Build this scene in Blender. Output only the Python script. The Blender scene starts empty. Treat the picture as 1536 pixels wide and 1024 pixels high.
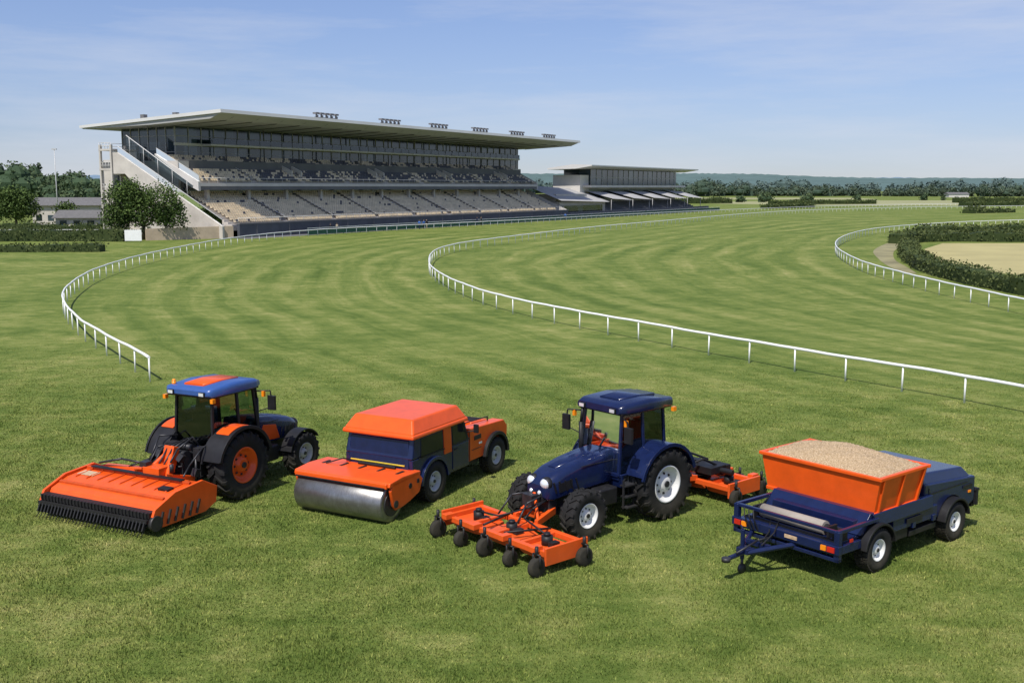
import bpy, bmesh, math, random
import numpy as np
from mathutils import Vector, Matrix, Euler
R = random.Random(7)
rng = np.random.default_rng(3)
sc = bpy.context.scene
rad = math.radians
TAU = math.tau

# ------------------------------------------------------------------ materials
def nt_new(name):
    m = bpy.data.materials.new(name); m.use_nodes = True
    nt = m.node_tree; nt.nodes.clear()
    out = nt.nodes.new('ShaderNodeOutputMaterial')
    b = nt.nodes.new('ShaderNodeBsdfPrincipled')
    nt.links.new(b.outputs[0], out.inputs[0])
    return m, nt, b, out

def noise(nt, vec, scale, detail=4, rough=.55):
    n = nt.nodes.new('ShaderNodeTexNoise'); n.inputs['Scale'].default_value = scale
    n.inputs['Detail'].default_value = detail; n.inputs['Roughness'].default_value = rough
    nt.links.new(vec, n.inputs['Vector']); return n.outputs['Fac']

def ramp(nt, fac, stops):
    r = nt.nodes.new('ShaderNodeValToRGB'); e = r.color_ramp.elements
    while len(e) < len(stops): e.new(.5)
    for i, (p, c) in enumerate(stops):
        e[i].position = p
        e[i].color = (c, c, c, 1) if isinstance(c, (int, float)) else (*c, 1)
    nt.links.new(fac, r.inputs[0]); return r.outputs[0]

def mix(nt, fac, a, b, mode='MIX'):
    m = nt.nodes.new('ShaderNodeMix'); m.data_type = 'RGBA'; m.blend_type = mode
    def put(s, v):
        if isinstance(v, (int, float)): s.default_value = v if s.type == 'VALUE' else (v, v, v, 1)
        elif isinstance(v, tuple): s.default_value = (*v, 1) if len(v) == 3 else v
        else: nt.links.new(v, s)
    put(m.inputs[0], fac); put(m.inputs[6], a); put(m.inputs[7], b)
    return m.outputs[2]

def math_(nt, op, a, b=None, c=None):
    m = nt.nodes.new('ShaderNodeMath'); m.operation = op
    for i, v in enumerate((a, b, c)):
        if v is None: continue
        if isinstance(v, (int, float)): m.inputs[i].default_value = v
        else: nt.links.new(v, m.inputs[i])
    return m.outputs[0]

def pmat(name, col, rough=.5, metal=0., coat=0., var=.2, scale=6., bump=0., bscale=60., dirt=0., spec=.5):
    m, nt, b, out = nt_new(name)
    tc = nt.nodes.new('ShaderNodeTexCoord').outputs['Object']
    f = noise(nt, tc, scale, 5, .6)
    lo = tuple(c*(1-var) for c in col); hi = tuple(min(1, c*(1+var)) for c in col)
    c = ramp(nt, f, [(.3, lo), (.7, hi)])
    if dirt > 0:
        geo = nt.nodes.new('ShaderNodeNewGeometry').outputs['Position']
        sx = nt.nodes.new('ShaderNodeSeparateXYZ'); nt.links.new(geo, sx.inputs[0])
        low = nt.nodes.new('ShaderNodeMapRange'); nt.links.new(sx.outputs[2], low.inputs[0])
        low.inputs[1].default_value = 0; low.inputs[2].default_value = .8
        low.inputs[3].default_value = 1; low.inputs[4].default_value = .08
        d = math_(nt, 'MULTIPLY', math_(nt, 'MULTIPLY', low.outputs[0], noise(nt, tc, 9, 6, .7)), dirt*1.3)
        c = mix(nt, d, c, (.15, .13, .075))
        nt.links.new(math_(nt, 'MULTIPLY_ADD', d, .6, rough), b.inputs['Roughness'])
    else:
        b.inputs['Roughness'].default_value = rough
    nt.links.new(c, b.inputs['Base Color'])
    b.inputs['Metallic'].default_value = metal
    b.inputs['Specular IOR Level'].default_value = spec
    b.inputs['Coat Weight'].default_value = coat
    b.inputs['Coat Roughness'].default_value = .08
    if bump > 0:
        bp = nt.nodes.new('ShaderNodeBump'); bp.inputs['Strength'].default_value = bump
        bp.inputs['Distance'].default_value = .02
        nt.links.new(noise(nt, tc, bscale, 4), bp.inputs['Height'])
        nt.links.new(bp.outputs[0], b.inputs['Normal'])
    return m

ORANGE = pmat('orange_paint', (.76, .092, .008), .33, coat=.15, var=.1, scale=3, dirt=.34, spec=.3)
ORANGE_D = pmat('orange_dark', (.5, .065, .008), .5, var=.15, dirt=.4, spec=.3)
NAVY = pmat('navy_paint', (.006, .013, .056), .26, coat=.3, var=.18, dirt=.10, spec=.35)
BLUE = pmat('blue_roof_paint', (.03, .085, .28), .35, coat=.25, var=.1)
SHIRT = pmat('blue_cloth', (.05, .14, .42), .8, var=.1)
BLACK = pmat('black_plastic', (.012, .012, .014), .5, var=.3, dirt=.12, spec=.3)
METALD = pmat('dark_metal', (.04, .04, .044), .45, metal=.5, var=.35, dirt=.25)
RUBBER = pmat('rubber', (.015, .015, .016), .8, var=.3, bump=.3, dirt=.38, spec=.2)
WHITE = pmat('white_paint', (.8, .8, .78), .4, var=.05, scale=1.5)
RIMW = pmat('white_rim', (.72, .71, .68), .4, var=.08, dirt=.25)
RIMG = pmat('grey_rim', (.48, .48, .47), .4, var=.15, dirt=.3)
CHROME = pmat('lamp_lens', (.8, .82, .85), .12, metal=.35, var=.1)
REDL = pmat('red_lens', (.5, .02, .01), .2, var=.1)
AMBER = pmat('amber_lens', (.85, .25, .01), .2, var=.1)
YELLOW = pmat('yellow_stripe', (.7, .5, .05), .4, var=.1)
BEIGE = pmat('beige_label', (.50, .35, .21), .5, var=.3, scale=9)
CANVAS = pmat('beige_roll', (.31, .27, .225), .7, var=.12, bump=.3)
CONC = pmat('concrete', (.50, .46, .41), .85, var=.14, scale=.5)
CONC2 = pmat('concrete_light', (.55, .52, .48), .8, var=.1, scale=.3)
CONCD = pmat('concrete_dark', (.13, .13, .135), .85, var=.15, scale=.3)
WALLB = pmat('dark_blue_wall', (.07, .076, .09), .7, var=.2, scale=.4)
SAND_WALL = pmat('sandstone_wall', (.44, .35, .25), .9, var=.15, scale=.8)
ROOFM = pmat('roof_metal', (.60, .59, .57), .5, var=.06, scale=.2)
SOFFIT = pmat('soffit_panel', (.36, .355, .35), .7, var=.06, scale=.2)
SEATB = pmat('beige_seat', (.66, .55, .38), .6, var=.2, scale=.7)
SEATD = pmat('dark_seat', (.075, .075, .088), .6, var=.25, scale=.7)
SLATE = pmat('slate_roof', (.13, .125, .12), .7, var=.2, scale=2)
BARK = pmat('bark', (.1, .075, .05), .9, var=.3, scale=4)
GREENF = pmat('green_mesh_fence', (.02, .085, .055), .7, var=.2, scale=2)
ASPH = pmat('asphalt', (.13, .13, .128), .9, var=.2, scale=.5)

def steel_mat():
    m, nt, b, out = nt_new('brushed_steel')
    tc = nt.nodes.new('ShaderNodeTexCoord').outputs['Object']
    mp = nt.nodes.new('ShaderNodeMapping'); nt.links.new(tc, mp.inputs[0])
    mp.inputs['Scale'].default_value = (3, 40, 3)
    f = noise(nt, mp.outputs[0], 2.5, 6, .7)
    f2 = noise(nt, tc, 3, 5, .7)
    c = ramp(nt, f, [(.3, (.20, .195, .185)), (.7, (.34, .335, .32))])
    c = mix(nt, ramp(nt, f2, [(.42, 0.), (.72, .65)]), c, (.15, .13, .105))
    nt.links.new(c, b.inputs['Base Color'])
    b.inputs['Metallic'].default_value = .8
    nt.links.new(ramp(nt, f, [(.2, .28), (.8, .42)]), b.inputs['Roughness'])
    return m
STEEL = steel_mat()

def sand_mat():
    m, nt, b, out = nt_new('sand')
    tc = nt.nodes.new('ShaderNodeTexCoord').outputs['Object']
    c = ramp(nt, noise(nt, tc, 34, 6, .85), [(.36, (.25, .16, .08)), (.5, (.52, .37, .21)), (.64, (.76, .60, .41))])
    nt.links.new(c, b.inputs['Base Color']); b.inputs['Roughness'].default_value = .95
    bp = nt.nodes.new('ShaderNodeBump'); bp.inputs['Strength'].default_value = .9; bp.inputs['Distance'].default_value = .05
    nt.links.new(noise(nt, tc, 26, 6, .8), bp.inputs['Height']); nt.links.new(bp.outputs[0], b.inputs['Normal'])
    return m
SAND = sand_mat()

def glass_mat(name, tint, trans):
    m, nt, b, out = nt_new(name)
    nt.nodes.remove(b)
    tr = nt.nodes.new('ShaderNodeBsdfTransparent'); tr.inputs[0].default_value = (*tint, 1)
    gl = nt.nodes.new('ShaderNodeBsdfGlossy'); gl.inputs['Roughness'].default_value = .03
    gl.inputs[0].default_value = (.9, .95, 1, 1)
    fr = nt.nodes.new('ShaderNodeFresnel'); fr.inputs[0].default_value = 1.5
    mx = nt.nodes.new('ShaderNodeMixShader')
    nt.links.new(math_(nt, 'MULTIPLY_ADD', fr.outputs[0], 1.0, .03), mx.inputs[0])
    nt.links.new(tr.outputs[0], mx.inputs[1]); nt.links.new(gl.outputs[0], mx.inputs[2])
    nt.links.new(mx.outputs[0], out.inputs[0])
    return m
GLASS = glass_mat('cab_glass', (.42, .52, .47), .5)
GLASS_L = glass_mat('balustrade_glass', (.72, .8, .78), .8)
def bglass():
    m, nt, b, out = nt_new('building_glass')
    tc = nt.nodes.new('ShaderNodeTexCoord').outputs['Object']
    mp = nt.nodes.new('ShaderNodeMapping'); nt.links.new(tc, mp.inputs[0]); mp.inputs['Scale'].default_value = (1/3., 1/3., 1/2.6)
    wn = nt.nodes.new('ShaderNodeTexWhiteNoise')
    sn = nt.nodes.new('ShaderNodeVectorMath'); sn.operation = 'FLOOR'
    nt.links.new(mp.outputs[0], sn.inputs[0]); nt.links.new(sn.outputs[0], wn.inputs[0])
    c = ramp(nt, wn.outputs[0], [(0, (.008, .015, .02)), (.6, (.022, .038, .05)), (1, (.06, .085, .105))])
    nt.links.new(c, b.inputs['Base Color']); b.inputs['Roughness'].default_value = .08
    b.inputs['Specular IOR Level'].default_value = .8
    return m
BGLASS = bglass()
DGLASS = pmat('dark_window', (.010, .013, .015), .1, var=.2, spec=.4)

def grass_mat(name, striped=False, blades=False):
    m, nt, b, out = nt_new(name)
    P = nt.nodes.new('ShaderNodeNewGeometry').outputs['Position']
    big = noise(nt, P, .13, 4, .6)
    med = noise(nt, P, .75, 6, .74)
    mp = nt.nodes.new('ShaderNodeMapping'); nt.links.new(P, mp.inputs[0])
    mp.inputs['Rotation'].default_value = (0, 0, rad(38)); mp.inputs['Scale'].default_value = (.3, 1.7, 1)
    streak = noise(nt, mp.outputs[0], 1.0, 6, .75)
    fine = noise(nt, P, 11, 6, .85)
    s = math_(nt, 'ADD', math_(nt, 'MULTIPLY', big, .26), math_(nt, 'MULTIPLY', med, .34))
    s = math_(nt, 'ADD', s, math_(nt, 'MULTIPLY', streak, .20))
    s = math_(nt, 'ADD', s, math_(nt, 'MULTIPLY', fine, .20))
    if striped:
        uv = nt.nodes.new('ShaderNodeUVMap').outputs[0]
        sx = nt.nodes.new('ShaderNodeSeparateXYZ'); nt.links.new(uv, sx.inputs[0])
        at = nt.nodes.new('ShaderNodeAttribute'); at.attribute_name = 'fade'
        F = at.outputs['Fac']
        wob = math_(nt, 'MULTIPLY', noise(nt, P, .07, 4, .6), 4.2)
        v = math_(nt, 'ADD', sx.outputs[1], wob)
        cb = nt.nodes.new('ShaderNodeCombineXYZ'); nt.links.new(math_(nt, 'MULTIPLY', sx.outputs[0], .03), cb.inputs[0])
        nt.links.new(v, cb.inputs[1])
        lines = noise(nt, cb.outputs[0], .8, 6, .72)
        w1 = math_(nt, 'SINE', math_(nt, 'MULTIPLY', v, TAU/3.6))
        amp = math_(nt, 'MAXIMUM', math_(nt, 'MULTIPLY_ADD', noise(nt, P, .04, 3), .13, -.04), 0.)
        w = math_(nt, 'MULTIPLY', w1, amp)
        w = math_(nt, 'MULTIPLY_ADD', math_(nt, 'SUBTRACT', lines, .5), .24, w)
        calm = math_(nt, 'MULTIPLY_ADD', math_(nt, 'SUBTRACT', s, .5), math_(nt, 'MULTIPLY_ADD', F, -.25, 1.), .5)
        s = math_(nt, 'ADD', calm, math_(nt, 'MULTIPLY', w, F))
    c = ramp(nt, s, [(.385, (.056, .090, .015)), (.45, (.092, .134, .026)), (.51, (.142, .178, .041)),
                     (.57, (.218, .232, .070)), (.65, (.35, .31, .135))])
    b.inputs['Roughness'].default_value = .9
    b.inputs['Specular IOR Level'].default_value = .1
    if blades:
        oi = nt.nodes.new('ShaderNodeAttribute'); oi.attribute_name = 'rnd'
        c = mix(nt, 1., c, ramp(nt, oi.outputs['Fac'], [(0, (.45, .5, .4)), (.6, (1.1, 1.12, 1.05)), (.85, (1.6, 1.5, 1.4)), (1, (2.4, 2.0, 2.4))]), 'MULTIPLY')
    else:
        bp = nt.nodes.new('ShaderNodeBump'); bp.inputs['Strength'].default_value = .5
        bp.inputs['Distance'].default_value = .05
        nt.links.new(noise(nt, P, 9, 6, .85), bp.inputs['Height']); nt.links.new(bp.outputs[0], b.inputs['Normal'])
    nt.links.new(c, b.inputs['Base Color'])
    return m
GRASS = grass_mat('turf')
GRASS_S = grass_mat('mown_turf', striped=True)
GRASS_B = grass_mat('turf_blades', blades=True)

def leaf_mat(name, c0, c1, scale=.6, haze=0.):
    m, nt, b, out = nt_new(name)
    P = nt.nodes.new('ShaderNodeNewGeometry').outputs['Position']
    at = nt.nodes.new('ShaderNodeAttribute'); at.attribute_name = 'rnd'
    f = math_(nt, 'ADD', math_(nt, 'MULTIPLY', noise(nt, P, scale, 4), .55), math_(nt, 'MULTIPLY', at.outputs['Fac'], .45))
    c = ramp(nt, f, [(.25, c0), (.75, c1)])
    nt.links.new(c, b.inputs['Base Color']); b.inputs['Roughness'].default_value = .75
    b.inputs['Specular IOR Level'].default_value = .2
    return m
LEAF = leaf_mat('foliage', (.025, .05, .012), (.10, .15, .035))
HEDGE = leaf_mat('hedge_foliage', (.030, .046, .012), (.10, .12, .038), .5)
FOREST = leaf_mat('forest_foliage', (.036, .064, .03), (.10, .135, .06), .05)
FOREST_M = leaf_mat('mid_forest_foliage_hazed', (.04, .066, .042), (.10, .125, .075), .03)  # leaf green with some distance haze painted into the colour
FOREST_F = leaf_mat('far_forest_foliage_hazed', (.07, .108, .098), (.11, .15, .13), .02)  # greyed, bluish green: aerial haze is part of the base colour

# ------------------------------------------------------------------ mesh helper
def empty(name, loc=(0, 0, 0), rz=0., scale=1.):
    e = bpy.data.objects.new(name, None); sc.collection.objects.link(e)
    e.location = loc; e.rotation_euler = (0, 0, rz); e.empty_display_size = .3; e.scale = (scale,)*3
    return e

class MB:
    def __init__(s): s.V = []; s.F = []; s.S = []
    def add(s, V, F, smooth=False):
        o = len(s.V); s.V += [tuple(v) for v in V]
        for i, f in enumerate(F):
            s.F.append(tuple(k+o for k in f)); s.S.append(smooth[i] if isinstance(smooth, list) else smooth)
        return s
    def box(s, c, d, rot=None):
        V = [Vector((x*d[0]/2, y*d[1]/2, z*d[2]/2)) for z in (-1, 1) for x, y in ((-1, -1), (1, -1), (1, 1), (-1, 1))]
        if rot: M = Euler(rot).to_matrix(); V = [M @ v for v in V]
        V = [v+Vector(c) for v in V]
        return s.hexa(V[:4], V[4:])
    def bb(s, x0, x1, y0, y1, z0, z1):
        return s.box(((x0+x1)/2, (y0+y1)/2, (z0+z1)/2), (x1-x0, y1-y0, z1-z0))
    def hexa(s, B, T):
        return s.add(list(B)+list(T), [(3, 2, 1, 0), (4, 5, 6, 7), (0, 1, 5, 4), (1, 2, 6, 5), (2, 3, 7, 6), (3, 0, 4, 7)])
    def prism(s, prof, lo, hi, axis='y', smooth=False):
        n = len(prof)
        f = (lambda p, t: (p[0], t, p[1])) if axis == 'y' else ((lambda p, t: (t, p[0], p[1])) if axis == 'x' else (lambda p, t: (p[0], p[1], t)))
        V = [f(p, lo) for p in prof]+[f(p, hi) for p in prof]
        F = [tuple(range(n)), tuple(range(2*n-1, n-1, -1))]+[(i, (i+1) % n, (i+1) % n+n, i+n) for i in range(n)]
        return s.add(V, F, [False, False]+[smooth]*n)
    def cyl(s, p0, p1, r, n=14, r2=None):
        p0 = Vector(p0); p1 = Vector(p1); r2 = r if r2 is None else r2
        d = (p1-p0).normalized(); q = d.to_track_quat('Z', 'Y')
        V = [p0+q @ Vector((r*math.cos(TAU*i/n), r*math.sin(TAU*i/n), 0)) for i in range(n)]
        V += [p1+q @ Vector((r2*math.cos(TAU*i/n), r2*math.sin(TAU*i/n), 0)) for i in range(n)]
        F = [tuple(range(n-1, -1, -1)), tuple(range(n, 2*n))]+[(i, (i+1) % n, (i+1) % n+n, i+n) for i in range(n)]
        return s.add(V, F, [False, False]+[True]*n)
    def tube(s, pts, r, n=8):
        for a, b in zip(pts[:-1], pts[1:]): s.cyl(a, b, r, n)
        return s
    def lathe(s, prof, c, n=40, smooth=True):
        V = []; F = []
        for (y, r) in prof:
            V += [(c[0]+r*math.cos(TAU*i/n), c[1]+y, c[2]+r*math.sin(TAU*i/n)) for i in range(n)]
        for k in range(len(prof)-1):
            F += [(k*n+i, k*n+(i+1) % n, (k+1)*n+(i+1) % n, (k+1)*n+i) for i in range(n)]
        return s.add(V, F, smooth)
    def loft(s, rings, smooth=True):
        n = len(rings[0]); V = [p for r in rings for p in r]; F = []
        for k in range(len(rings)-1):
            F += [(k*n+i, k*n+(i+1) % n, (k+1)*n+(i+1) % n, (k+1)*n+i) for i in range(n)]
        m = len(F)
        F += [tuple(range(n-1, -1, -1)), tuple(range((len(rings)-1)*n, len(rings)*n))]
        return s.add(V, F, [smooth]*m+[False, False])
    def ball(s, c, r, n=12, m=8, sc3=(1, 1, 1)):
        V = []; F = []
        for j in range(m+1):
            t = math.pi*j/m; rr = max(math.sin(t), .01)
            V += [(c[0]+r*sc3[0]*rr*math.cos(TAU*i/n), c[1]+r*sc3[1]*rr*math.sin(TAU*i/n), c[2]+r*sc3[2]*math.cos(t)) for i in range(n)]
        for j in range(m):
            F += [(j*n+i, j*n+(i+1) % n, (j+1)*n+(i+1) % n, (j+1)*n+i) for i in range(n)]
        return s.add(V, F, True)
    def done(s, name, mat, parent=None, bev=0., seg=2, recalc=True):
        me = bpy.data.meshes.new(name); me.from_pydata(s.V, [], s.F)
        if recalc:
            bm = bmesh.new(); bm.from_mesh(me); bmesh.ops.recalc_face_normals(bm, faces=bm.faces); bm.to_mesh(me); bm.free()
        me.polygons.foreach_set('use_smooth', [True]*len(s.S) if bev > 0 else s.S)
        me.materials.append(mat); me.update()
        o = bpy.data.objects.new(name, me); sc.collection.objects.link(o)
        if parent: o.parent = parent
        if bev > 0:
            b = o.modifiers.new('bevel', 'BEVEL'); b.width = bev; b.segments = seg
            b.limit_method = 'ANGLE'; b.angle_limit = rad(32); b.harden_normals = True
        return o

def rring(x, hw, z0, z1, r, n=5, rb=None):
    rb = r if rb is None else rb
    pts = []
    for cy, cz, a0, rr in ((hw-r, z1-r, 0, r), (-hw+r, z1-r, 90, r), (-hw+rb, z0+rb, 180, rb), (hw-rb, z0+rb, 270, rb)):
        for i in range(n):
            a = rad(a0+90*i/(n-1)); pts.append((x, cy+rr*math.cos(a), cz+rr*math.sin(a)))
    return pts

def arc_fender(mb, cx, cz, r0, r1, a0, a1, y0, y1, n=14):
    P = []
    for i in range(n+1):
        a = rad(a0+(a1-a0)*i/n); c, s_ = math.cos(a), math.sin(a)
        P.append([(cx+r0*c, y0, cz+r0*s_), (cx+r0*c, y1, cz+r0*s_), (cx+r1*c, y1, cz+r1*s_), (cx+r1*c, y0, cz+r1*s_)])
    mb.loft(P, True)
    mb.S[-(n*4+2):] = [False]*(n*4+2)

def wheel(parent, name, x, y, r, w, rr, rim, side, lugs=0):
    t = MB(); h = w/2
    t.lathe([(-h*.78, rr*.98), (-h*.98, rr+(r-rr)*.25), (-h, rr+(r-rr)*.6), (-h*.92, r*.92), (-h*.7, r*.94), (0, r*.95), (h*.7, r*.94),
             (h*.92, r*.92), (h, rr+(r-rr)*.6), (h*.98, rr+(r-rr)*.25), (h*.78, rr*.98)], (x, y, r), 44)
    def P(a, yy, q): return (x+q*math.cos(a), y+yy, r+q*math.sin(a))
    if lugs:
        for k in range(lugs):
            for sgn in (1, -1):
                a0 = TAU*(k+(0 if sgn > 0 else .5))/lugs; sk = TAU*.62/lugs; wd = TAU*.15/lugs
                y0, y1, y2 = 0., sgn*h*.7, sgn*h*1.0
                t.hexa([P(a0-wd, y0, r*.93), P(a0+wd, y0, r*.93), P(a0+sk+wd, y1, r*.92), P(a0+sk-wd, y1, r*.92)],
                       [P(a0-wd*.8, y0, r*1.0), P(a0+wd*.8, y0, r*1.0), P(a0+sk+wd*.8, y1, r*1.0), P(a0+sk-wd*.8, y1, r*1.0)])
                t.hexa([P(a0+sk-wd, y1, r*.92), P(a0+sk+wd, y1, r*.92), P(a0+sk+wd*1.2, y2, r*.80), P(a0+sk-wd*1.2, y2, r*.80)],
                       [P(a0+sk-wd*.8, y1, r*1.0), P(a0+sk+wd*.8, y1, r*1.0), P(a0+sk+wd, y2*1.03, r*.95), P(a0+sk-wd, y2*1.03, r*.95)])
    else:
        n = 34
        for k in range(n):
            for j, yc in enumerate((-.62, 0, .62)):
                a0 = TAU*(k+.5*(j == 1))/n; wd = TAU*.34/n
                t.hexa([P(a0-wd, h*(yc-.26), r*.93), P(a0+wd, h*(yc-.26), r*.93), P(a0+wd, h*(yc+.26), r*.93), P(a0-wd, h*(yc+.26), r*.93)],
                       [P(a0-wd, h*(yc-.24), r), P(a0+wd, h*(yc-.24), r), P(a0+wd, h*(yc+.24), r), P(a0-wd, h*(yc+.24), r)])
    t.done(name+'_tyre', RUBBER, parent)
    m = MB(); s_ = side
    m.lathe([(s_*h*.78, rr), (s_*h*.86, rr*.98), (s_*h*.8, rr*.9), (s_*h*.45, rr*.84), (s_*h*.28, rr*.62), (s_*h*.34, rr*.45), (s_*h*.62, rr*.36), (s_*h*.66, rr*.3), (s_*h*.66, .002)], (x, y, r), 36)
    m.lathe([(-s_*h*.78, rr), (-s_*h*.5, rr*.9), (-s_*h*.1, rr*.6), (-s_*h*.1, .002)], (x, y, r), 24)
    m.done(name+'_rim', rim, parent, recalc=False)
    bt = MB()
    for k in range(8):
        a = TAU*k/8; q = rr*.53
        bt.cyl((x+q*math.cos(a), y+s_*h*.25, r+q*math.sin(a)), (x+q*math.cos(a), y+s_*h*.42, r+q*math.sin(a)), rr*.06, 6)
    bt.cyl((x, y+s_*h*.6, r), (x, y+s_*h*.78, r), rr*.17, 10)
    bt.done(name+'_bolts', METALD, parent)

# ------------------------------------------------------------------ tractor
def tractor(loc, heading, body, side_panel, roof_m, fender_m, fend_edge, rim_r, rim_f, roof_top, scale=1., beacon=True):
    e = empty('tractor', loc, heading, scale)
    for s in (1, -1):
        wheel(e, 'rear_wheel', 0, s*.9, .83, .54, .44, rim_r, s, 20)
        wheel(e, 'front_wheel', 2.45, s*.86, .56, .4, .28, rim_f, s, 18)
    c = MB()
    c.bb(-.45, 1.3, -.27, .27, .5, 1.05); c.bb(1.2, 2.75, -.2, .2, .5, .92)
    c.bb(1.25, 2.5, -.3, .3, .8, 1.1)
    c.bb(2.7, 2.95, -.3, .3, .45, .85)
    c.done('transmission', METALD, e, .03)
    a = MB(); a.cyl((0, -.75, .81), (0, .75, .81), .16); a.cyl((2.45, -.75, .54), (2.45, .75, .54), .08)
    a.cyl((2.25, -.6, .6), (2.25, .6, .6), .035); a.bb(2.3, 2.6, -.35, .35, .42, .62)
    a.cyl((0, -.95, .81), (0, .95, .81), .1)
    a.done('axles', METALD, e)
    h = MB()
    secs = [(1.0, .43, .98, 1.68, .12), (1.5, .43, .96, 1.65, .14), (2.1, .42, .92, 1.57, .16), (2.6, .41, .88, 1.46, .17),
            (2.88, .38, .84, 1.35, .18), (3.02, .32, .86, 1.25, .16), (3.08, .24, .92, 1.17, .11)]
    h.loft([rring(x, hw, z0, z1, r, 5, .04) for x, hw, z0, z1, r in secs])
    h.done('hood', body, e)
    hc = MB(); hc.loft([rring(x, hw, z1-.05, z1+.015, .03, 3) for x, hw, z1 in ((1.1, .2, 1.675), (1.6, .19, 1.64), (2.1, .17, 1.57), (2.6, .13, 1.46))]); hc.done('hood_crease', body, e)
    g = MB(); g.loft([rring(3.0, .27, .78, 1.06, .05), rring(3.10, .21, .80, 1.0, .05)])
    for s in (1, -1): g.box((2.5, s*.405, 1.12), (.5, .02, .2), (0, rad(7), 0))
    g.done('grille', BLACK, e)
    if side_panel:
        sp = MB()
        for s in (1, -1):
            sp.hexa([(1.3, s*.42, 1.02), (2.15, s*.41, .98), (2.15, s*.43, .98), (1.3, s*.442, 1.02)],
                    [(1.5, s*.42, 1.44), (2.0, s*.41, 1.36), (2.0, s*.432, 1.36), (1.5, s*.442, 1.44)])
        sp.done('side_panel', side_panel, e, .01)
    vt = MB()
    for s in (1, -1):
        for k in range(5):
            x = 1.6+k*.16
            vt.box((x+.62, s*(.422-.006*k), 1.12), (.03, .03, .26), (0, rad(18), 0))
    vt.done('side_vents', BLACK, e)
    st = MB()
    for s in (1, -1): st.bb(1.08, 2.1, s*.432-.006, s*.432+.006, 1.46, 1.475)
    st.done('hood_stripe', METALD, e)
    hl = MB(); hb = MB()
    for s in (1, -1):
        hl.ball((2.97, s*.21, 1.19), .135, 16, 10, (.85, 1, .95)); hl.ball((3.06, s*.13, 1.0), .06, 10, 6)
        hb.ball((2.93, s*.21, 1.19), .155, 16, 10, (.85, 1.02, 1.0))
    hl.done('headlamps', CHROME, e); hb.done('headlamp_bezels', BLACK, e)
    B = [(-.5, .62), (.35, .72), (1.12, .66)]
    zb, zt = 1.12, 2.52
    T = [(-.42, .58), (.35, .64), (.98, .6)]
    lowr = MB()
    lowr.prism([(-.5, 1.0), (1.12, 1.0), (1.12, 1.2), (-.5, 1.3)], -.62, .62)
    lowr.prism([(.15, .82), (1.05, .82), (1.12, 1.16), (.15, 1.16)], -.7, .7)
    lowr.done('cab_base', body, e, .03)
    p = MB()
    for s in (1, -1):
        for (xb, yb), (xt, yt) in zip(B, T):
            p.hexa([(xb-.035, s*(yb-.06), zb), (xb+.035, s*(yb-.06), zb), (xb+.035, s*yb, zb), (xb-.035, s*yb, zb)],
                   [(xt-.035, s*(yt-.06), zt), (xt+.035, s*(yt-.06), zt), (xt+.035, s*yt, zt), (xt-.035, s*yt, zt)])
        p.bb(-.45, 1.0, s*.6-.03, s*.6+.03, zt-.05, zt+.02)
        p.hexa([(-.5, s*.58, zb-.03), (1.12, s*.63, zb-.03), (1.12, s*.69, zb-.03), (-.5, s*.64, zb-.03)],
               [(-.5, s*.58, zb+.04), (1.12, s*.63, zb+.04), (1.12, s*.69, zb+.04), (-.5, s*.64, zb+.04)])
    for xb, xt in ((-.5, -.42), (1.12, .98)):
        p.bb(xb-.03, xb+.03, -.62, .62, zb-.03, zb+.05); p.bb(xt-.03, xt+.03, -.58, .58, zt-.05, zt+.02)
    p.done('cab_pillars', BLACK if side_panel else NAVY, e, .01)
    gl = MB()
    for s in (1, -1):
        for i in (0, 1):
            (xb, yb), (xb2, yb2) = B[i], B[i+1]; (xt, yt), (xt2, yt2) = T[i], T[i+1]
            gl.add([(xb, s*(yb-.03), zb), (xb2, s*(yb2-.03), zb), (xt2, s*(yt2-.03), zt), (xt, s*(yt-.03), zt)], [(0, 1, 2, 3)])
        gl.add([(.3, s*.705, .9), (1.0, s*.705, .9), (1.05, s*.705, 1.12), (.3, s*.705, 1.12)], [(0, 1, 2, 3)])
    gl.add([(1.12, -.6, zb), (1.12, .6, zb), (.98, .56, zt), (.98, -.56, zt)], [(0, 1, 2, 3)])
    gl.add([(-.5, -.58, zb), (-.5, .58, zb), (-.42, .55, zt), (-.42, -.55, zt)], [(0, 1, 2, 3)])
    gl.done('cab_glass', GLASS, e)
    it = MB()
    it.bb(-.15, .38, -.26, .26, 1.35, 1.5); it.box((-.2, 0, 1.78), (.14, .48, .62), (0, rad(-8), 0)); it.box((-.24, 0, 2.16), (.1, .26, .16))
    it.bb(.72, .98, -.4, .4, 1.2, 1.5); it.bb(-.1, .4, -.5, -.38, 1.3, 1.62); it.bb(-.3, .3, -.12, .12, 1.15, 1.36)
    it.done('seat_and_dash', BLACK, e, .04)
    wp = MB(); wp.tube([(1.13, -.3, 1.2), (1.06, .1, 1.9)], .014, 5); wp.tube([(.5, .55, 1.3), (.55, .6, 2.0)], .014, 5); wp.done('wiper', BLACK, e)
    sw = MB(); N = 20
    for i in range(N):
        a, b = TAU*i/N, TAU*(i+1)/N
        f = lambda t: (.62+.07*math.cos(t), .19*math.sin(t), 1.66+.17*math.cos(t)*.6)
        sw.cyl(f(a), f(b), .016, 6)
    sw.cyl((.62, 0, 1.66), (.8, 0, 1.4), .025, 8); sw.done('steering_wheel', BLACK, e)
    rf = MB()
    rf.loft([rring(x, hw, z0, z1, r, 4, .03) for x, hw, z0, z1, r in
             ((-.66, .62, 2.56, 2.66, .05), (-.58, .72, 2.52, 2.73, .08), (.2, .76, 2.52, 2.79, .1), (.95, .73, 2.52, 2.75, .09), (1.16, .66, 2.54, 2.68, .06))])
    rf.done('cab_roof', roof_m, e)
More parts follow.
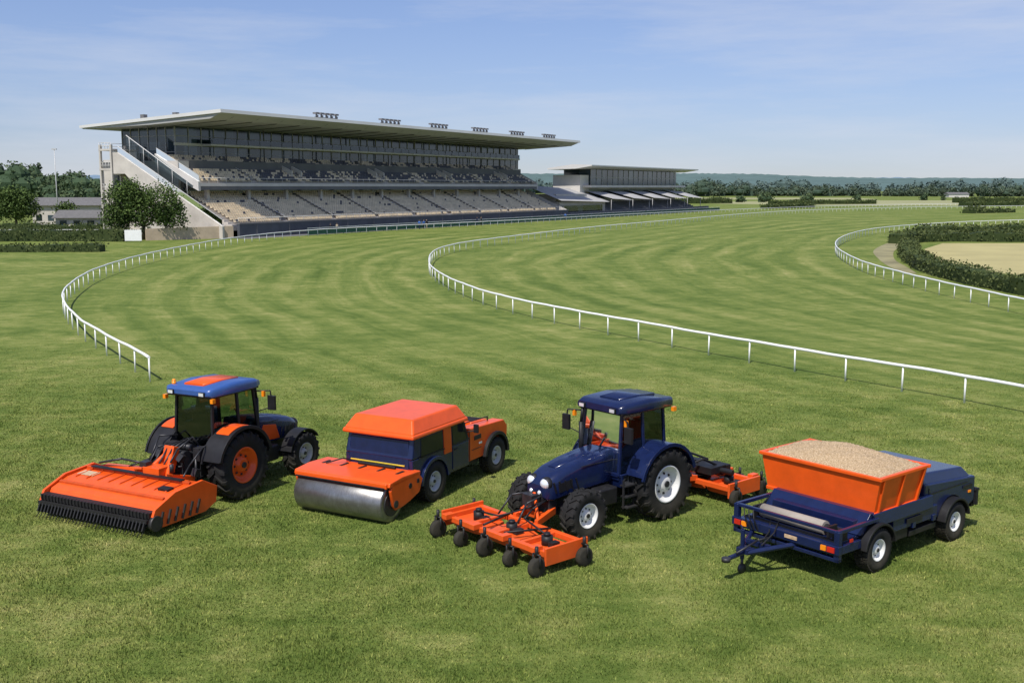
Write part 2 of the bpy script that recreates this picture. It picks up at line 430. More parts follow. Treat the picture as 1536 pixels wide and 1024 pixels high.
    rt = MB(); rt.loft([rring(-.42, .30, 2.72, 2.79, .03), rring(.2, .34, 2.72, 2.82, .03), rring(.8, .30, 2.72, 2.79, .03)])
    rt.done('roof_hatch', roof_top, e)
    ru = MB(); ru.bb(-.6, 1.1, -.68, .68, 2.49, 2.55); ru.done('roof_trim', BLACK, e, .02)
    wl = MB(); wlb = MB(); am = MB()
    for s in (1, -1):
        for x, sg in ((1.17, 1), (-.66, -1)):
            wlb.box((x, s*.48, 2.6), (.08, .17, .1)); wl.box((x+sg*.045, s*.48, 2.6), (.012, .14, .075))
        am.box((1.1, s*.82, 2.35), (.07, .07, .14)); am.box((-.6, s*.74, 2.45), (.1, .08, .1))
    if beacon: am.cyl((-.45, .6, 2.70), (-.45, .6, 2.80), .05); am.ball((-.45, .6, 2.81), .05)
    wl.done('work_lights', CHROME, e); wlb.done('work_light_housings', BLACK, e, .01); am.done('amber_lights', AMBER, e)
    mr = MB()
    for s in (1, -1):
        mr.tube([(1.0, s*.62, 2.42), (1.2, s*.95, 2.42), (1.2, s*.98, 2.2)], .018)
        mr.box((1.2, s*.99, 2.12), (.07, .22, .36)); mr.tube([(1.1, s*.66, 1.9), (1.18, s*.94, 2.0)], .014)
    mr.done('mirrors', BLACK, e, .012)
    ex = MB(); ex.cyl((1.2, -.5, 1.3), (1.2, -.5, 2.2), .055); ex.cyl((1.2, -.5, 2.2), (1.15, -.5, 2.55), .035); ex.done('exhaust', BLACK, e)
    f = MB(); fe = MB(); ip = MB()
    for s in (1, -1):
        y0, y1 = sorted((s*.6, s*1.14))
        if side_panel:
            arc_fender(f, 0, .83, .90, .955, 66, 120, y0+.08, y1-.08)
            arc_fender(ip, 0, .83, .89, .93, 10, 165, y0, y1)
        else: arc_fender(f, 0, .83, .90, .95, 18, 160, y0, y1)
        ye0, ye1 = sorted((s*1.14, s*1.19)); arc_fender(fe, 0, .83, .88, .965, 14, 164, ye0, ye1)
        pr = [(.92*math.cos(rad(t)), .83+.92*math.sin(rad(t))) for t in range(10, 171, 10)]+[(-.6, .95), (.7, .95)]
        y0, y1 = sorted((s*.56, s*.62)); ip.prism(pr, y0, y1)
    f.done('rear_fenders', fender_m, e, .012); fe.done('fender_edges', fend_edge, e, .01)
    ip.done('inner_fenders', BLACK if side_panel else fender_m, e, .01)
    ff = MB()
    for s in (1, -1):
        y0, y1 = sorted((s*.70, s*1.04)); arc_fender(ff, 2.45, .56, .62, .65, 35, 165, y0, y1)
        ff.tube([(2.2, s*.5, .6), (2.2, s*.55, 1.0), (2.3, s*.85, 1.12)], .025)
    if fend_edge is BLACK: ff.done('front_fenders', BLACK, e)
    sp = MB()
    for s in (1, -1):
        for k in range(3): sp.bb(.78, 1.12, s*(.82-.03*k)-.09, s*(.82-.03*k)+.09, .42+.24*k, .45+.24*k)
        sp.bb(.77, .80, s*.78-.02, s*.78+.02, .4, 1.05); sp.bb(1.10, 1.13, s*.78-.02, s*.78+.02, .4, 1.05)
    sp.done('steps', METALD, e)
    tk = MB()
    for s in (1, -1): tk.bb(1.2, 1.78, s*.5-.2, s*.5+.2, .52, .92)
    tk.bb(.55, .75, -.6, .6, .55, .95)
    tk.done('fuel_tank', BLACK, e, .05, 3)
    l = MB()
    for s in (1, -1):
        l.tube([(-.3, s*.3, .62), (-1.2, s*.42, .5)], .04); l.tube([(-.35, s*.3, 1.15), (-.85, s*.38, 1.1), (-.9, s*.4, .55)], .03)
        l.bb(-.7, -.3, s*.3-.05, s*.3+.05, 1.05, 1.2)
        l.tube([(-.5, s*.12, 1.1), (-.8, s*.2, .9), (-1.2, s*.15, .95), (-1.5, s*.1, .8)], .02)
    l.tube([(-.4, 0, .95), (-1.25, 0, .95)], .035); l.bb(-.62, -.4, -.3, .3, .6, 1.15)
    l.cyl((-.5, 0, .68), (-1.7, 0, .6), .05)
    l.done('rear_linkage', METALD, e)
    pl = MB()
    for s in (1, -1): pl.box((-.62, s*.75, 1.35), (.06, .2, .1))
    pl.done('tail_lamps', REDL, e)
    return e

t1 = tractor((-7.98, 27.4, 0), rad(63), NAVY, ORANGE, BLUE, ORANGE, BLACK, ORANGE, RIMG, ORANGE, 1.08)
def aerator(e):
    y0, y1 = -1.3, 2.1
    d = MB()
    d.prism([(-1.45, .42), (-1.4, .72), (-1.7, .86), (-2.5, .78), (-2.95, .62), (-3.05, .44), (-2.9, .36), (-1.6, .36)], y0+.06, y1-.06)
    d.done('aerator_deck', ORANGE, e, .025)
    ep = MB()
    for y in (y0, y1-.0):
        ep.prism([(-1.25, .3), (-1.2, .66), (-1.65, .9), (-2.5, .84), (-3.1, .6), (-3.25, .3), (-2.9, .16), (-1.6, .16)], y-.035, y+.035)
    ep.done('end_plates', ORANGE, e, .012)
    rb = MB()
    n = 9
    for k in range(n):
        y = y0+.3+(y1-y0-.6)*k/(n-1)
        rb.hexa([(-1.7, y-.02, .85), (-2.5, y-.02, .77), (-2.5, y+.02, .77), (-1.7, y+.02, .85)], [(-1.75, y-.02, .88), (-2.45, y-.02, .81), (-2.45, y+.02, .81), (-1.75, y+.02, .88)])
    rb.bb(-1.95, -1.87, y0+.1, y1-.1, .83, .90); rb.hexa([(-2.75, y0+.1, .66), (-2.68, y0+.1, .68), (-2.68, y1-.1, .68), (-2.75, y1-.1, .66)], [(-2.75, y0+.1, .74), (-2.68, y0+.1, .76), (-2.68, y1-.1, .76), (-2.75, y1-.1, .74)])
    rb.done('deck_ribs', ORANGE_D, e, .008)
    bar = MB()
    bar.bb(-3.22, -3.02, y0+.04, y1-.04, .42, .54); bar.cyl((-3.1, y0, .3), (-3.1, y1, .3), .13, 20)
    bar.bb(-3.3, -3.22, y0+.04, y1-.04, .33, .4)
    nn = 32
    for k in range(nn):
        y = y0+.1+(y1-y0-.2)*k/(nn-1)
        bar.box((-3.32, y, .27), (.05, .035, .2), (0, rad(25), 0)); bar.cyl((-3.22, y, .3), (-3.42, y, .06), .016, 5, .008)
        bar.cyl((-2.85, y+.03, .35), (-2.88, y+.03, .03), .016, 5, .008)
        bar.cyl((-2.2, y, .35), (-2.25, y, .02), .016, 5, .008)
        bar.box((-3.2, y, .46), (.09, .03, .16))
    bar.bb(-2.0, -1.86, y0+.3, y1-.3, .905, .93); bar.box((-2.35, -.9, .82), (.18, .3, .05), (0, rad(-5.6), 0))
    bar.done('tine_bar', BLACK, e)
    pk = MB()
    for k in range(6): pk.box((-2.95+k*.22, y0-.05, .36), (.04, .05, .32), (0, rad(20), 0))
    pk.cyl((-3.1, y0-.07, .3), (-3.1, y0+.02, .3), .17, 18)
    pk.done('side_tines', METALD, e)
    lf = MB()
    for s in (1, -1):
        lf.tube([(-1.1, s*.42, .5), (-1.7, s*.42, .8)], .05); lf.tube([(-1.2, 0, 1.4), (-1.75, s*.35, .85)], .055)
        lf.hexa([(-1.1, s*.5-.04, .5), (-1.8, s*.5-.04, .8), (-1.8, s*.5+.04, .8), (-1.1, s*.5+.04, .5)], [(-1.05, s*.5-.04, .75), (-1.9, s*.5-.04, 1.0), (-1.9, s*.5+.04, 1.0), (-1.05, s*.5+.04, .75)])
    lf.box((-1.3, 0, 1.15), (.2, .3, .6), (0, rad(20), 0)); lf.box((-1.65, .0, .98), (.5, .5, .2))
    lf.hexa([(-1.5, .5, .84), (-1.72, .5, .84), (-1.72, 1.9, .84), (-1.5, 1.9, .84)], [(-1.55, .5, .97), (-1.7, .5, .97), (-1.7, 1.7, .91), (-1.55, 1.7, .91)])
    lf.done('lift_frame', ORANGE, e, .015)
    hs = MB()
    for k in range(5):
        y = -.3+.15*k
        hs.tube([(-.5, y*.8, 1.25), (-.85, y, 1.6-.05*k), (-1.3, y+.05, 1.4), (-1.6, y+.1, 1.0)], .022)
    hs.tube([(-1.6, .3, 1.05), (-1.8, 1.0, 1.15), (-1.75, 1.8, .95)], .025)
    hs.cyl((-1.0, -.25, 1.15), (-1.0, .25, 1.15), .15, 16); hs.box((-.9, 0, .85), (.4, .5, .35)); hs.cyl((-.85, .3, 1.35), (-.85, -.3, 1.35), .08)
    hs.box((-.75, .45, 1.25), (.25, .2, .3)); hs.box((-.75, -.42, 1.2), (.25, .2, .3))
    hs.cyl((-1.75, -.5, 1.0), (-1.75, -.5, 1.18), .05); hs.box((-1.8, .25, 1.12), (.18, .2, .12))
    for k, (x, y, z) in enumerate(((-1.05, .62, .9), (-1.1, -.6, .85), (-1.3, .3, 1.25), (-1.25, -.3, 1.2), (-1.55, .45, 1.05))): hs.box((x, y, z), (.16, .12, .18), (.2*k, .3, .1*k))
    hs.tube([(-.5, .5, 1.5), (-.9, .7, 1.55), (-1.3, .6, 1.1), (-1.7, .9, .95)], .02); hs.tube([(-.5, -.5, 1.4), (-.9, -.65, 1.4), (-1.3, -.6, 1.05), (-1.7, -.8, .92)], .02)
    hs.done('hydraulics', METALD, e)
    lb = MB(); lb.box((-2.2, 1.65, .823), (.24, .5, .012), (0, rad(-5.6), 0)); lb.done('labels', BEIGE, e)
aerator(t1)

t2 = tractor((3.0, 26.0, 0), rad(221), NAVY, None, NAVY, NAVY, NAVY, RIMW, RIMW, NAVY, 1.06, False)
def caster(mb, tb, x, y, r=.2):
    tb.lathe([(-.07, .002), (-.07, r*.8), (-.05, r), (.05, r), (.07, r*.8), (.07, .002)], (x, y, r), 20)
    mb.tube([(x, y-.1, r), (x, y-.1, r+.26), (x, y+.1, r+.26), (x, y+.1, r)], .022, 6); mb.cyl((x, y, r+.2), (x, y, r+.42), .035)
def deck(e, xf, xr, yc, hw, sgn):
    o = MB(); x0, x1 = sorted((xf, xr))
    for x in (xf, xr): o.bb(x-.06, x+.06, yc-hw, yc+hw, .36, .48)
    for k in range(5):
        y = yc-hw+.05+(2*hw-.1)*k/4; o.bb(x0+.06, x1-.06, y-.05, y+.05, .37, .47)
    for k in range(3):
        y = yc+(k-1)*hw*.66
        pr = [(x0+.12+(x1-x0-.24)*u, y+hw*.3*v) for u, v in ((.1, -1), (.9, -1), (1, -.6), (1, .6), (.9, 1), (.1, 1), (0, .6), (0, -.6))]
        o.prism(pr, .2, .37, 'z')
    for y in (yc-hw, yc+hw): o.bb(x0-.08, x1+.08, y-.03, y+.03, .2, .56)
    for k in range(4):
        y = yc-hw*.85+hw*1.7*k/3; o.box((xf+sgn*.1, y, .5), (.24, .16, .12))
    o.done('mower_deck', ORANGE, e, .012)
    m = MB(); t = MB()
    for k in range(5): caster(m, t, xf+sgn*.24, yc-hw*.96+hw*1.92*k/4, .17 if k in (1, 3) else .2)
    for y in (yc-hw*1.06, yc+hw*1.06): caster(m, t, xr+sgn*.1, y, .2)
    for k in range(3):
        y = yc+(k-1)*hw*.66; m.cyl((.5*(x0+x1), y, .37), (.5*(x0+x1), y, .56), .12, 14); m.cyl((.5*(x0+x1), y, .56), (.5*(x0+x1), y, .62), .07, 12)
        m.box((.5*(x0+x1), y+.2, .43), (.2, .14, .1))
    m.tube([(.5*(x0+x1), yc-hw*.66, .56), (.5*(x0+x1)+.1, yc-.3, .66), (xr, yc-.1, .75), (xr-sgn*.5, yc, .85)], .02)
    m.tube([(.5*(x0+x1), yc+hw*.66, .56), (.5*(x0+x1)-.1, yc+.3, .7), (xr, yc+.1, .78), (xr-sgn*.5, yc, .85)], .02)
    m.tube([(x0, yc-hw*.4, .5), (x1, yc-hw*.2, .54)], .025); m.tube([(x0, yc+hw*.4, .5), (x1, yc+hw*.2, .54)], .025)
    m.done('caster_forks', BLACK, e); t.done('caster_wheels', RUBBER, e)
    a = MB()
    for s in (1, -1):
        a.hexa([(xr, yc*.5+s*.35-.05, .42), (xr-sgn*.75, s*.26-.05, .5), (xr-sgn*.75, s*.26+.05, .5), (xr, yc*.5+s*.35+.05, .42)],
               [(xr, yc*.5+s*.35-.05, .56), (xr-sgn*.75, s*.26-.05, .66), (xr-sgn*.75, s*.26+.05, .66), (xr, yc*.5+s*.35+.05, .56)])
        a.tube([(xr-sgn*.1, yc*.5+s*.3, .55), (xr-sgn*.4, 0, .98)], .035)
    a.bb(*sorted((xr-sgn*.3, xr-sgn*.42)), -.35, .35, .45, .6)
    a.done('lift_arms', ORANGE, e, .01)
    b = MB(); b.box((xr-sgn*.3, 0, .85), (.25, .3, .25)); b.tube([(xr-sgn*.6, .15, .95), (xr+sgn*.1, .3, .9), (xr+sgn*.4, .35, .55)], .022)
    b.tube([(xr-sgn*.6, -.15, .95), (xr, -.3, .95), (xr+sgn*.3, -.4, .55)], .022); b.done('deck_drive', METALD, e)
deck(t2, 4.5, 3.5, .28, 1.66, 1)
deck(t2, -2.95, -1.9, .1, 1.35, -1)
rp = MB(); rp.box((-2.2, .2, .72), (.6, 1.3, .18)); rp.box((-2.5, .6, .68), (.35, .5, .22)); rp.cyl((-2.3, -.8, .7), (-2.3, 1.2, .7), .07); rp.box((-1.5, 0, .7), (.5, .3, .3))
rp.tube([(-1.6, .3, .8), (-1.9, .6, 1.0), (-2.3, .7, .8)], .03); rp.tube([(-1.6, .1, .8), (-2.0, .1, 1.05), (-2.6, .2, .8)], .03); rp.done('rear_drive_unit', BLACK, t2, .02)

def roller_truck(loc, hd, scale):
    e = empty('roller_truck', loc, hd, scale)
    for s in (1, -1):
        wheel(e, 'rear_wheel', 0, s*.88, .52, .36, .26, RIMG, s)
        wheel(e, 'front_wheel', 3.1, s*.9, .5, .34, .26, RIMG, s)
    c = MB(); c.bb(-.8, 3.5, -.55, .55, .42, .75); c.bb(.65, 2.45, -.85, .85, .45, .8); c.done('chassis', BLACK, e, .03)
    ax = MB(); ax.cyl((0, -.8, .49), (0, .8, .49), .09); ax.cyl((3.1, -.8, .47), (3.1, .8, .47), .08); ax.done('axles', METALD, e)
    def arch(cx, r, a0=0, a1=180, n=10): return [(cx+r*math.cos(rad(a1-(a1-a0)*i/n)), .5+r*math.sin(rad(a1-(a1-a0)*i/n))) for i in range(n+1)]
    lo = MB()
    prof = [(-.95, .64), (-.58, .64)]+arch(0, .58, 14, 166)+[(.58, .55), (1.7, .55), (1.7, 1.25), (-.95, 1.25)]
    lo.prism(prof, -1.0, 1.0)
    lo.done('lower_body', NAVY, e, .03)
    up = MB()
    up.hexa([(-.98, -1.0, 1.25), (1.1, -1.0, 1.25), (1.1, 1.0, 1.25), (-.98, 1.0, 1.25)], [(-.86, -.97, 1.78), (1.1, -.97, 1.78), (1.1, .97, 1.78), (-.86, .97, 1.78)])
    up.done('rear_body', NAVY, e, .05, 3)
    rp = MB(); rp.hexa([(-1.0, -.9, .98), (-.9, -.9, .98), (-.9, .9, .98), (-1.0, .9, .98)], [(-.915, -.86, 1.72), (-.8, -.86, 1.72), (-.8, .86, 1.72), (-.915, .86, 1.72)]); rp.done('tailgate', NAVY, e, .03)
    ys = MB(); ys.bb(-1.02, -.99, -.8, .8, 1.10, 1.125); ys.done('yellow_stripe', YELLOW, e)
    tl = MB(); tl.box((-.99, .93, .95), (.05, .08, .16)); tl.box((-.99, -.93, .95), (.05, .08, .16)); tl.done('tail_lamps', REDL, e)
    w = MB(); dr = MB(); op = MB(); hn = MB()
    for s in (1, -1):
        w.hexa([(-.6, s*.99, 1.27), (.42, s*.99, 1.27), (.42, s*1.012, 1.27), (-.6, s*1.012, 1.27)], [(-.55, s*.965, 1.72), (.42, s*.965, 1.72), (.42, s*.988, 1.72), (-.55, s*.988, 1.72)])
        op.hexa([(.46, s*.98, 1.1), (.82, s*.98, 1.1), (.82, s*1.022, 1.1), (.46, s*1.022, 1.1)], [(.46, s*.95, 1.78), (.82, s*.95, 1.78), (.82, s*.992, 1.78), (.46, s*.992, 1.78)])
        dr.hexa([(.86, s*.98, .62), (1.66, s*.98, .62), (1.66, s*1.018, .62), (.86, s*1.018, .62)], [(.86, s*.98, 1.22), (1.66, s*.98, 1.22), (1.66, s*1.016, 1.22), (.86, s*1.016, 1.22)])
        w.hexa([(.88, s*.98, 1.26), (1.6, s*.98, 1.26), (1.6, s*1.014, 1.26), (.88, s*1.014, 1.26)], [(.88, s*.95, 1.76), (1.4, s*.95, 1.76), (1.4, s*.986, 1.76), (.88, s*.986, 1.76)])
        hn.box((1.02, s*1.025, 1.12), (.16, .02, .03)); hn.box((1.27, s*1.0, 1.26), (.85, .04, .035)); hn.box((-.1, s*1.01, 1.25), (1.15, .03, .03))
        hn.hexa([(1.58, s*.97, 1.24), (1.66, s*.97, 1.24), (1.66, s*1.02, 1.24), (1.58, s*1.02, 1.24)], [(1.38, s*.94, 1.79), (1.46, s*.94, 1.79), (1.46, s*.995, 1.79), (1.38, s*.995, 1.79)])
        hn.tube([(1.55, s*1.0, 1.45), (1.65, s*1.2, 1.5)], .015); hn.box((1.66, s*1.24, 1.55), (.05, .14, .22))
    w.done('side_windows', DGLASS, e, .01); op.done('orange_pillars', ORANGE, e, .01); dr.done('cab_doors', NAVY, e, .015); hn.done('door_trim', BLACK, e, .006)
    cab = MB(); cab.hexa([(1.1, -.96, 1.25), (1.68, -.96, 1.25), (1.68, .96, 1.25), (1.1, .96, 1.25)], [(1.1, -.92, 1.8), (1.46, -.92, 1.8), (1.46, .92, 1.8), (1.1, .92, 1.8)]); cab.done('windscreen_frame', BLACK, e, .02)
    ws = MB(); ws.add([(1.72, -.9, 1.3), (1.72, .9, 1.3), (1.5, .86, 1.77), (1.5, -.86, 1.77)], [(0, 1, 2, 3)]); ws.done('windscreen', DGLASS, e)
    rf = MB()
    rf.hexa([(-1.02, -1.07, 1.76), (1.58, -1.07, 1.76), (1.58, 1.07, 1.76), (-1.02, 1.07, 1.76)], [(-1.0, -1.05, 1.88), (1.57, -1.05, 1.88), (1.57, 1.05, 1.88), (-1.0, 1.05, 1.88)])
    rf.hexa([(-.98, -1.04, 1.86), (1.55, -1.04, 1.86), (1.55, 1.04, 1.86), (-.98, 1.04, 1.86)], [(-.72, -.86, 2.2), (1.35, -.86, 2.2), (1.35, .86, 2.2), (-.72, .86, 2.2)])
    rf.done('orange_roof', ORANGE, e, .05, 3)
    f = MB()
    prof = [(1.72, .62), (2.5, .62)]+arch(3.1, .6, 8, 165)+[(3.75, .58), (3.8, 1.2), (3.6, 1.4), (1.72, 1.5)]
    for s in (1, -1):
        y0, y1 = sorted((s*.62, s*.99)); f.prism(prof, y0, y1)
    f.prism([(1.72, .7), (3.72, .6), (3.76, 1.1), (3.5, 1.2), (1.72, 1.26)], -.62, .62)
    f.prism([(2.7, 1.1), (3.66, 1.1), (3.6, 1.36), (2.75, 1.42)], -.45, .45)
    f.done('engine_deck', ORANGE, e, .04, 3)
    fe = MB(); nf = MB()
    for s in (1, -1):
        y0, y1 = sorted((s*.9, s*1.08)); arc_fender(fe, 3.1, .5, .58, .67, 0, 172, y0, y1)
        y0, y1 = sorted((s*.9, s*1.07)); arc_fender(nf, 0, .5, .57, .66, 5, 175, y0, y1)
    fe.done('front_fenders', BLACK, e, .01); nf.done('rear_fenders', NAVY, e, .01)
    bk = MB(); bk.box((2.2, -.2, 1.31), (.6, .5, .12)); bk.box((2.15, .995, 1.2), (.35, .02, .12)); bk.box((2.15, -.995, 1.2), (.35, .02, .12)); bk.bb(3.74, 3.86, -.9, .9, .5, .68)
    for s in (1, -1): bk.tube([(1.9, s*.75, 1.45), (1.9, s*.75, 1.6), (3.1, s*.75, 1.55), (3.1, s*.75, 1.4)], .018); bk.box((2.1, s*.995, .9), (.5, .012, .02)); bk.box((1.74, s*.995, 1.05), (.02, .012, .8))
    for k in range(5): bk.box((2.95+.12*k, 0, 1.415-.007*k), (.04, .7, .03))
    bk.done('deck_fittings', BLACK, e, .01)
    hl = MB(); hl.ball((3.78, .75, .98), .08); hl.ball((3.78, -.75, .98), .08); hl.box((2.3, -.995, 1.02), (.14, .02, .05)); hl.done('headlamps', CHROME, e)
    r = MB(); r.lathe([(-1.28, .002), (-1.28, .36), (-1.28, .43), (-1.25, .455), (1.25, .455), (1.28, .43), (1.28, .36), (1.28, .002)], (-1.9, .25, .455), 48); r.done('steel_roller', STEEL, e)
    re = MB()
    for s in (1, -1):
        re.cyl((-1.9, .25+s*1.27, .455), (-1.9, .25+s*1.30, .455), .3, 28); re.cyl((-1.9, .25+s*1.26, .455), (-1.9, .25+s*1.42, .455), .09, 14)
    re.done('roller_ends', METALD, e)
    fr = MB()
    for s in (1, -1):
        y0, y1 = sorted((.25+s*1.33, .25+s*1.41))
        fr.prism([(-2.0, .42), (-2.1, .8), (-2.0, .98), (-.95, 1.0), (-.75, .8), (-.9, .5), (-1.3, .38), (-1.6, .32), (-1.9, .3)], y0, y1)
    fr.prism([(-2.16, .9), (-2.12, 1.0), (-1.6, 1.05), (-.85, 1.02), (-.85, .92), (-2.1, .88)], -1.16, 1.66)
    fr.bb(-2.2, -2.12, -1.1, 1.6, .86, .99)
    fr.done('roller_frame', ORANGE, e, .025)
    fb = MB()
    for k in range(5): fb.box((-1.35, -.9+.55*k, 1.045), (.3, .07, .025))
    fb.bb(-1.2, -.9, -.7, .7, .6, .85); fb.bb(-2.24, -2.2, -1.05, 1.55, .87, .9); fb.cyl((-1.1, -.6, 1.07), (-1.1, .5, 1.07), .04)
    fb.cyl((-1.3, -1.17, .75), (-1.3, -1.12, .75), .07, 12); fb.box((-.98, -1.17, .8), (.08, .03, .1)); fb.tube([(-1.5, 1.2, 1.05), (-1.2, .9, 1.15), (-.95, .8, 1.05)], .018)
    fb.done('frame_fittings', BLACK, e, .008)
    return e
roller_truck((-2.9, 27.1, 0), rad(61.5), 1.03)

def spreader(loc, hd, scale):
    e = empty('topdresser_truck', loc, hd, scale)
    XF = 3.05
    for s in (1, -1):
        wheel(e, 'rear_wheel', 0, s*1.16, .46, .34, .235, RIMW, s)
        wheel(e, 'front_wheel', XF, s*1.14, .44, .32, .225, RIMW, s)
    f = MB()
    for s in (1, -1): f.bb(-1.35, 3.5, s*.85-.07, s*.85+.07, .6, .78); f.bb(-1.35, -.58, s*1.2-.06, s*1.2+.06, .62, .8)
    for x in (-1.35, -.62, .6, 1.4, 2.2): f.bb(x-.06, x+.06, -1.25, 1.25, .63, .77)
    f.bb(-1.45, -1.33, -1.32, 1.32, .66, .84); f.bb(-1.42, -1.3, -1.3, 1.3, .5, .58)
    for s in (1, -1):
        f.bb(-1.42, -1.3, s*1.24-.06, s*1.24+.06, .5, 1.12)
        f.bb(-1.4, 0, s*1.24-.04, s*1.24+.04, 1.06, 1.14)
        f.hexa([(-.05, s*1.16, .95), (2.1, s*1.16, .95), (2.1, s*1.27, .95), (-.05, s*1.27, .95)], [(-.15, s*1.16, 1.22), (2.1, s*1.16, 1.22), (2.1, s*1.24, 1.22), (-.15, s*1.24, 1.22)])
        f.bb(.62, 2.35, s*1.12-.1, s*1.12+.12, .68, .96)
    f.bb(-.5, 2.1, -1.0, 1.0, .8, 1.1)
    f.bb(-1.35, -.5, -1.15, 1.15, .79, .84)
    f.hexa([(-.55, -1.2, .85), (-.42, -1.2, .85), (-.42, 1.2, .85), (-.55, 1.2, .85)], [(-.2, -1.2, 1.24), (-.05, -1.2, 1.24), (-.05, 1.2, 1.24), (-.2, 1.2, 1.24)])
    f.bb(.0, 2.1, -1.14, 1.14, 1.1, 1.215)
    f.bb(-1.4, -1.32, -1.25, 1.25, 1.06, 1.13)
    f.done('chassis', NAVY, e, .015)
    ax = MB(); ax.cyl((0, -1.1, .44), (0, 1.1, .44), .08); ax.cyl((XF, -1.1, .41), (XF, 1.1, .41), .07); ax.bb(-.3, .3, -.3, .3, .4, .65); ax.bb(.6, 2.3, -.4, .4, .45, .65); ax.done('axles', METALD, e)
    rl = MB(); rl.cyl((-1.0, -.7, .99), (-1.0, .85, .99), .14, 22); rl.done('spreader_roll', CANVAS, e)
    rb = MB()
    for s in (1, -1): rb.cyl((-1.0, .07+s*.78, .99), (-1.0, .07+s*.87, .99), .09, 14); rb.box((-1.0, .07+s*.92, .93), (.3, .05, .3))
    rb.cyl((-.75, -.95, .92), (-.75, .95, .92), .06); rb.bb(-1.28, -1.2, -1.1, 1.1, .84, .88)
    rb.box((-1.1, -1.1, .95), (.3, .16, .2)); rb.tube([(-1.2, .5, .9), (-1.5, .3, .75), (-1.9, .2, .62)], .018); rb.tube([(-1.2, .3, .9), (-1.6, .1, .8), (-2.0, .1, .62)], .018)
    for k in range(3): rb.tube([(-1.45, 1.0-.12*k, 1.1), (-1.55, .9-.12*k, .95), (-1.48, .8-.1*k, .7)], .014)
    rb.done('roll_bearings', BLACK, e, .008)
    zb, zt, x0, xe, yc = 1.2, 1.96, -.12, 1.66, .14
    hx, hy = (xe-x0)/2, 1.47; xc = (xe+x0)/2
    b4 = [(xc-hx*.93, yc-hy*.9), (xc+hx*.93, yc-hy*.9), (xc+hx*.93, yc+hy*.9), (xc-hx*.93, yc+hy*.9)]; t4 = [(x0, yc-hy), (xe, yc-hy), (xe, yc+hy), (x0, yc+hy)]
    h = MB()
    for i in range(4):
        j = (i+1) % 4
        (bx, by), (bx2, by2), (tx, ty), (tx2, ty2) = b4[i], b4[j], t4[i], t4[j]
        def inn(p): return (p[0]+(xc-p[0])*.03, p[1]+(yc-p[1])*.03)
        h.hexa([(bx, by, zb), (bx2, by2, zb), (*inn((bx2, by2)), zb), (*inn((bx, by)), zb)], [(tx, ty, zt), (tx2, ty2, zt), (*inn((tx2, ty2)), zt), (*inn((tx, ty)), zt)])
    h.done('hopper', ORANGE, e)
    rim = MB()
    rim.bb(x0-.05, x0+.03, yc-hy-.05, yc+hy+.05, zt-.04, zt+.035); rim.bb(xe-.03, xe+.05, yc-hy-.05, yc+hy+.05, zt-.04, zt+.035)
    for s in (1, -1): rim.bb(x0+.03, xe-.03, yc+s*hy-.04, yc+s*hy+.05, zt-.038, zt+.033)
    rim.bb(b4[0][0]-.03, b4[1][0]+.03, b4[0][1]-.03, b4[2][1]+.03, zb-.05, zb+.03)
    for s in (1, -1):
        for u in (-.85, 0, .85):
            rim.hexa([(xc+hx*.93*u-.03, yc+s*hy*.89, zb), (xc+hx*.93*u+.03, yc+s*hy*.89, zb), (xc+hx*.93*u+.03, yc+s*hy*.93, zb), (xc+hx*.93*u-.03, yc+s*hy*.93, zb)],
                     [(xc+hx*u-.03, yc+s*hy*.98, zt), (xc+hx*u+.03, yc+s*hy*.98, zt), (xc+hx*u+.03, yc+s*hy*1.03, zt), (xc+hx*u-.03, yc+s*hy*1.03, zt)])
    rim.done('hopper_rim', ORANGE, e, .015)
    n1, n2 = 60, 80; V = []; F = []
    for i in range(n1+1):
        for j in range(n2+1):
            u, v = i/n1, j/n2; x = x0+.02+(xe-x0-.04)*u; y = yc-hy+.03+(2*hy-.06)*v
            d = (max(0, math.sin(math.pi*u))**.6)*(max(0, math.sin(math.pi*v))**.5)
            z = zt-.0+.25*d*(1+.12*math.sin(3*y+1)+.1*math.cos(4*x+y)+.05*math.sin(9*x+7*y))+.02*R.uniform(-1, 1)*(d > .05)
            V.append((x, y, z))
    for i in range(n1):
        for j in range(n2): k = i*(n2+1)+j; F.append((k, k+n2+1, k+n2+2, k+1))
    s_ = MB(); s_.add(V, F, True); s_.done('sand_heap', SAND, e)
    fd = MB()
    for s in (1, -1):
        y0, y1 = sorted((s*.98, s*1.36)); arc_fender(fd, 0, .46, .52, .57, 10, 170, y0, y1); arc_fender(fd, XF, .44, .50, .55, 10, 170, *sorted((s*.98, s*1.33)))
    fd.done('fenders', BLACK, e, .01)
    fb = MB()
    def arch(cx, r, n=10): return [(cx-r*math.cos(rad(14+152*i/n)), .44+r*math.sin(rad(14+152*i/n))) for i in range(n+1)]
    prof = [(1.9, .66), (XF-.6, .66)]+arch(XF, .56)+[(4.05, .72), (4.05, 1.30), (1.9, 1.46)]
    for s in (1, -1): fb.prism(prof, *sorted((s*.7, s*1.16)))
    fb.prism([(1.9, .7), (4.04, .75), (4.04, 1.28), (1.9, 1.44)], -.7, .7)
    fb.hexa([(1.9, -1.12, 1.43), (3.98, -1.10, 1.27), (3.98, 1.10, 1.27), (1.9, 1.12, 1.43)], [(1.9, -1.04, 1.68), (3.75, -.98, 1.52), (3.75, .98, 1.52), (1.9, 1.04, 1.68)])
    fb.done('front_hood', NAVY, e, .04, 3)
    sb = MB()
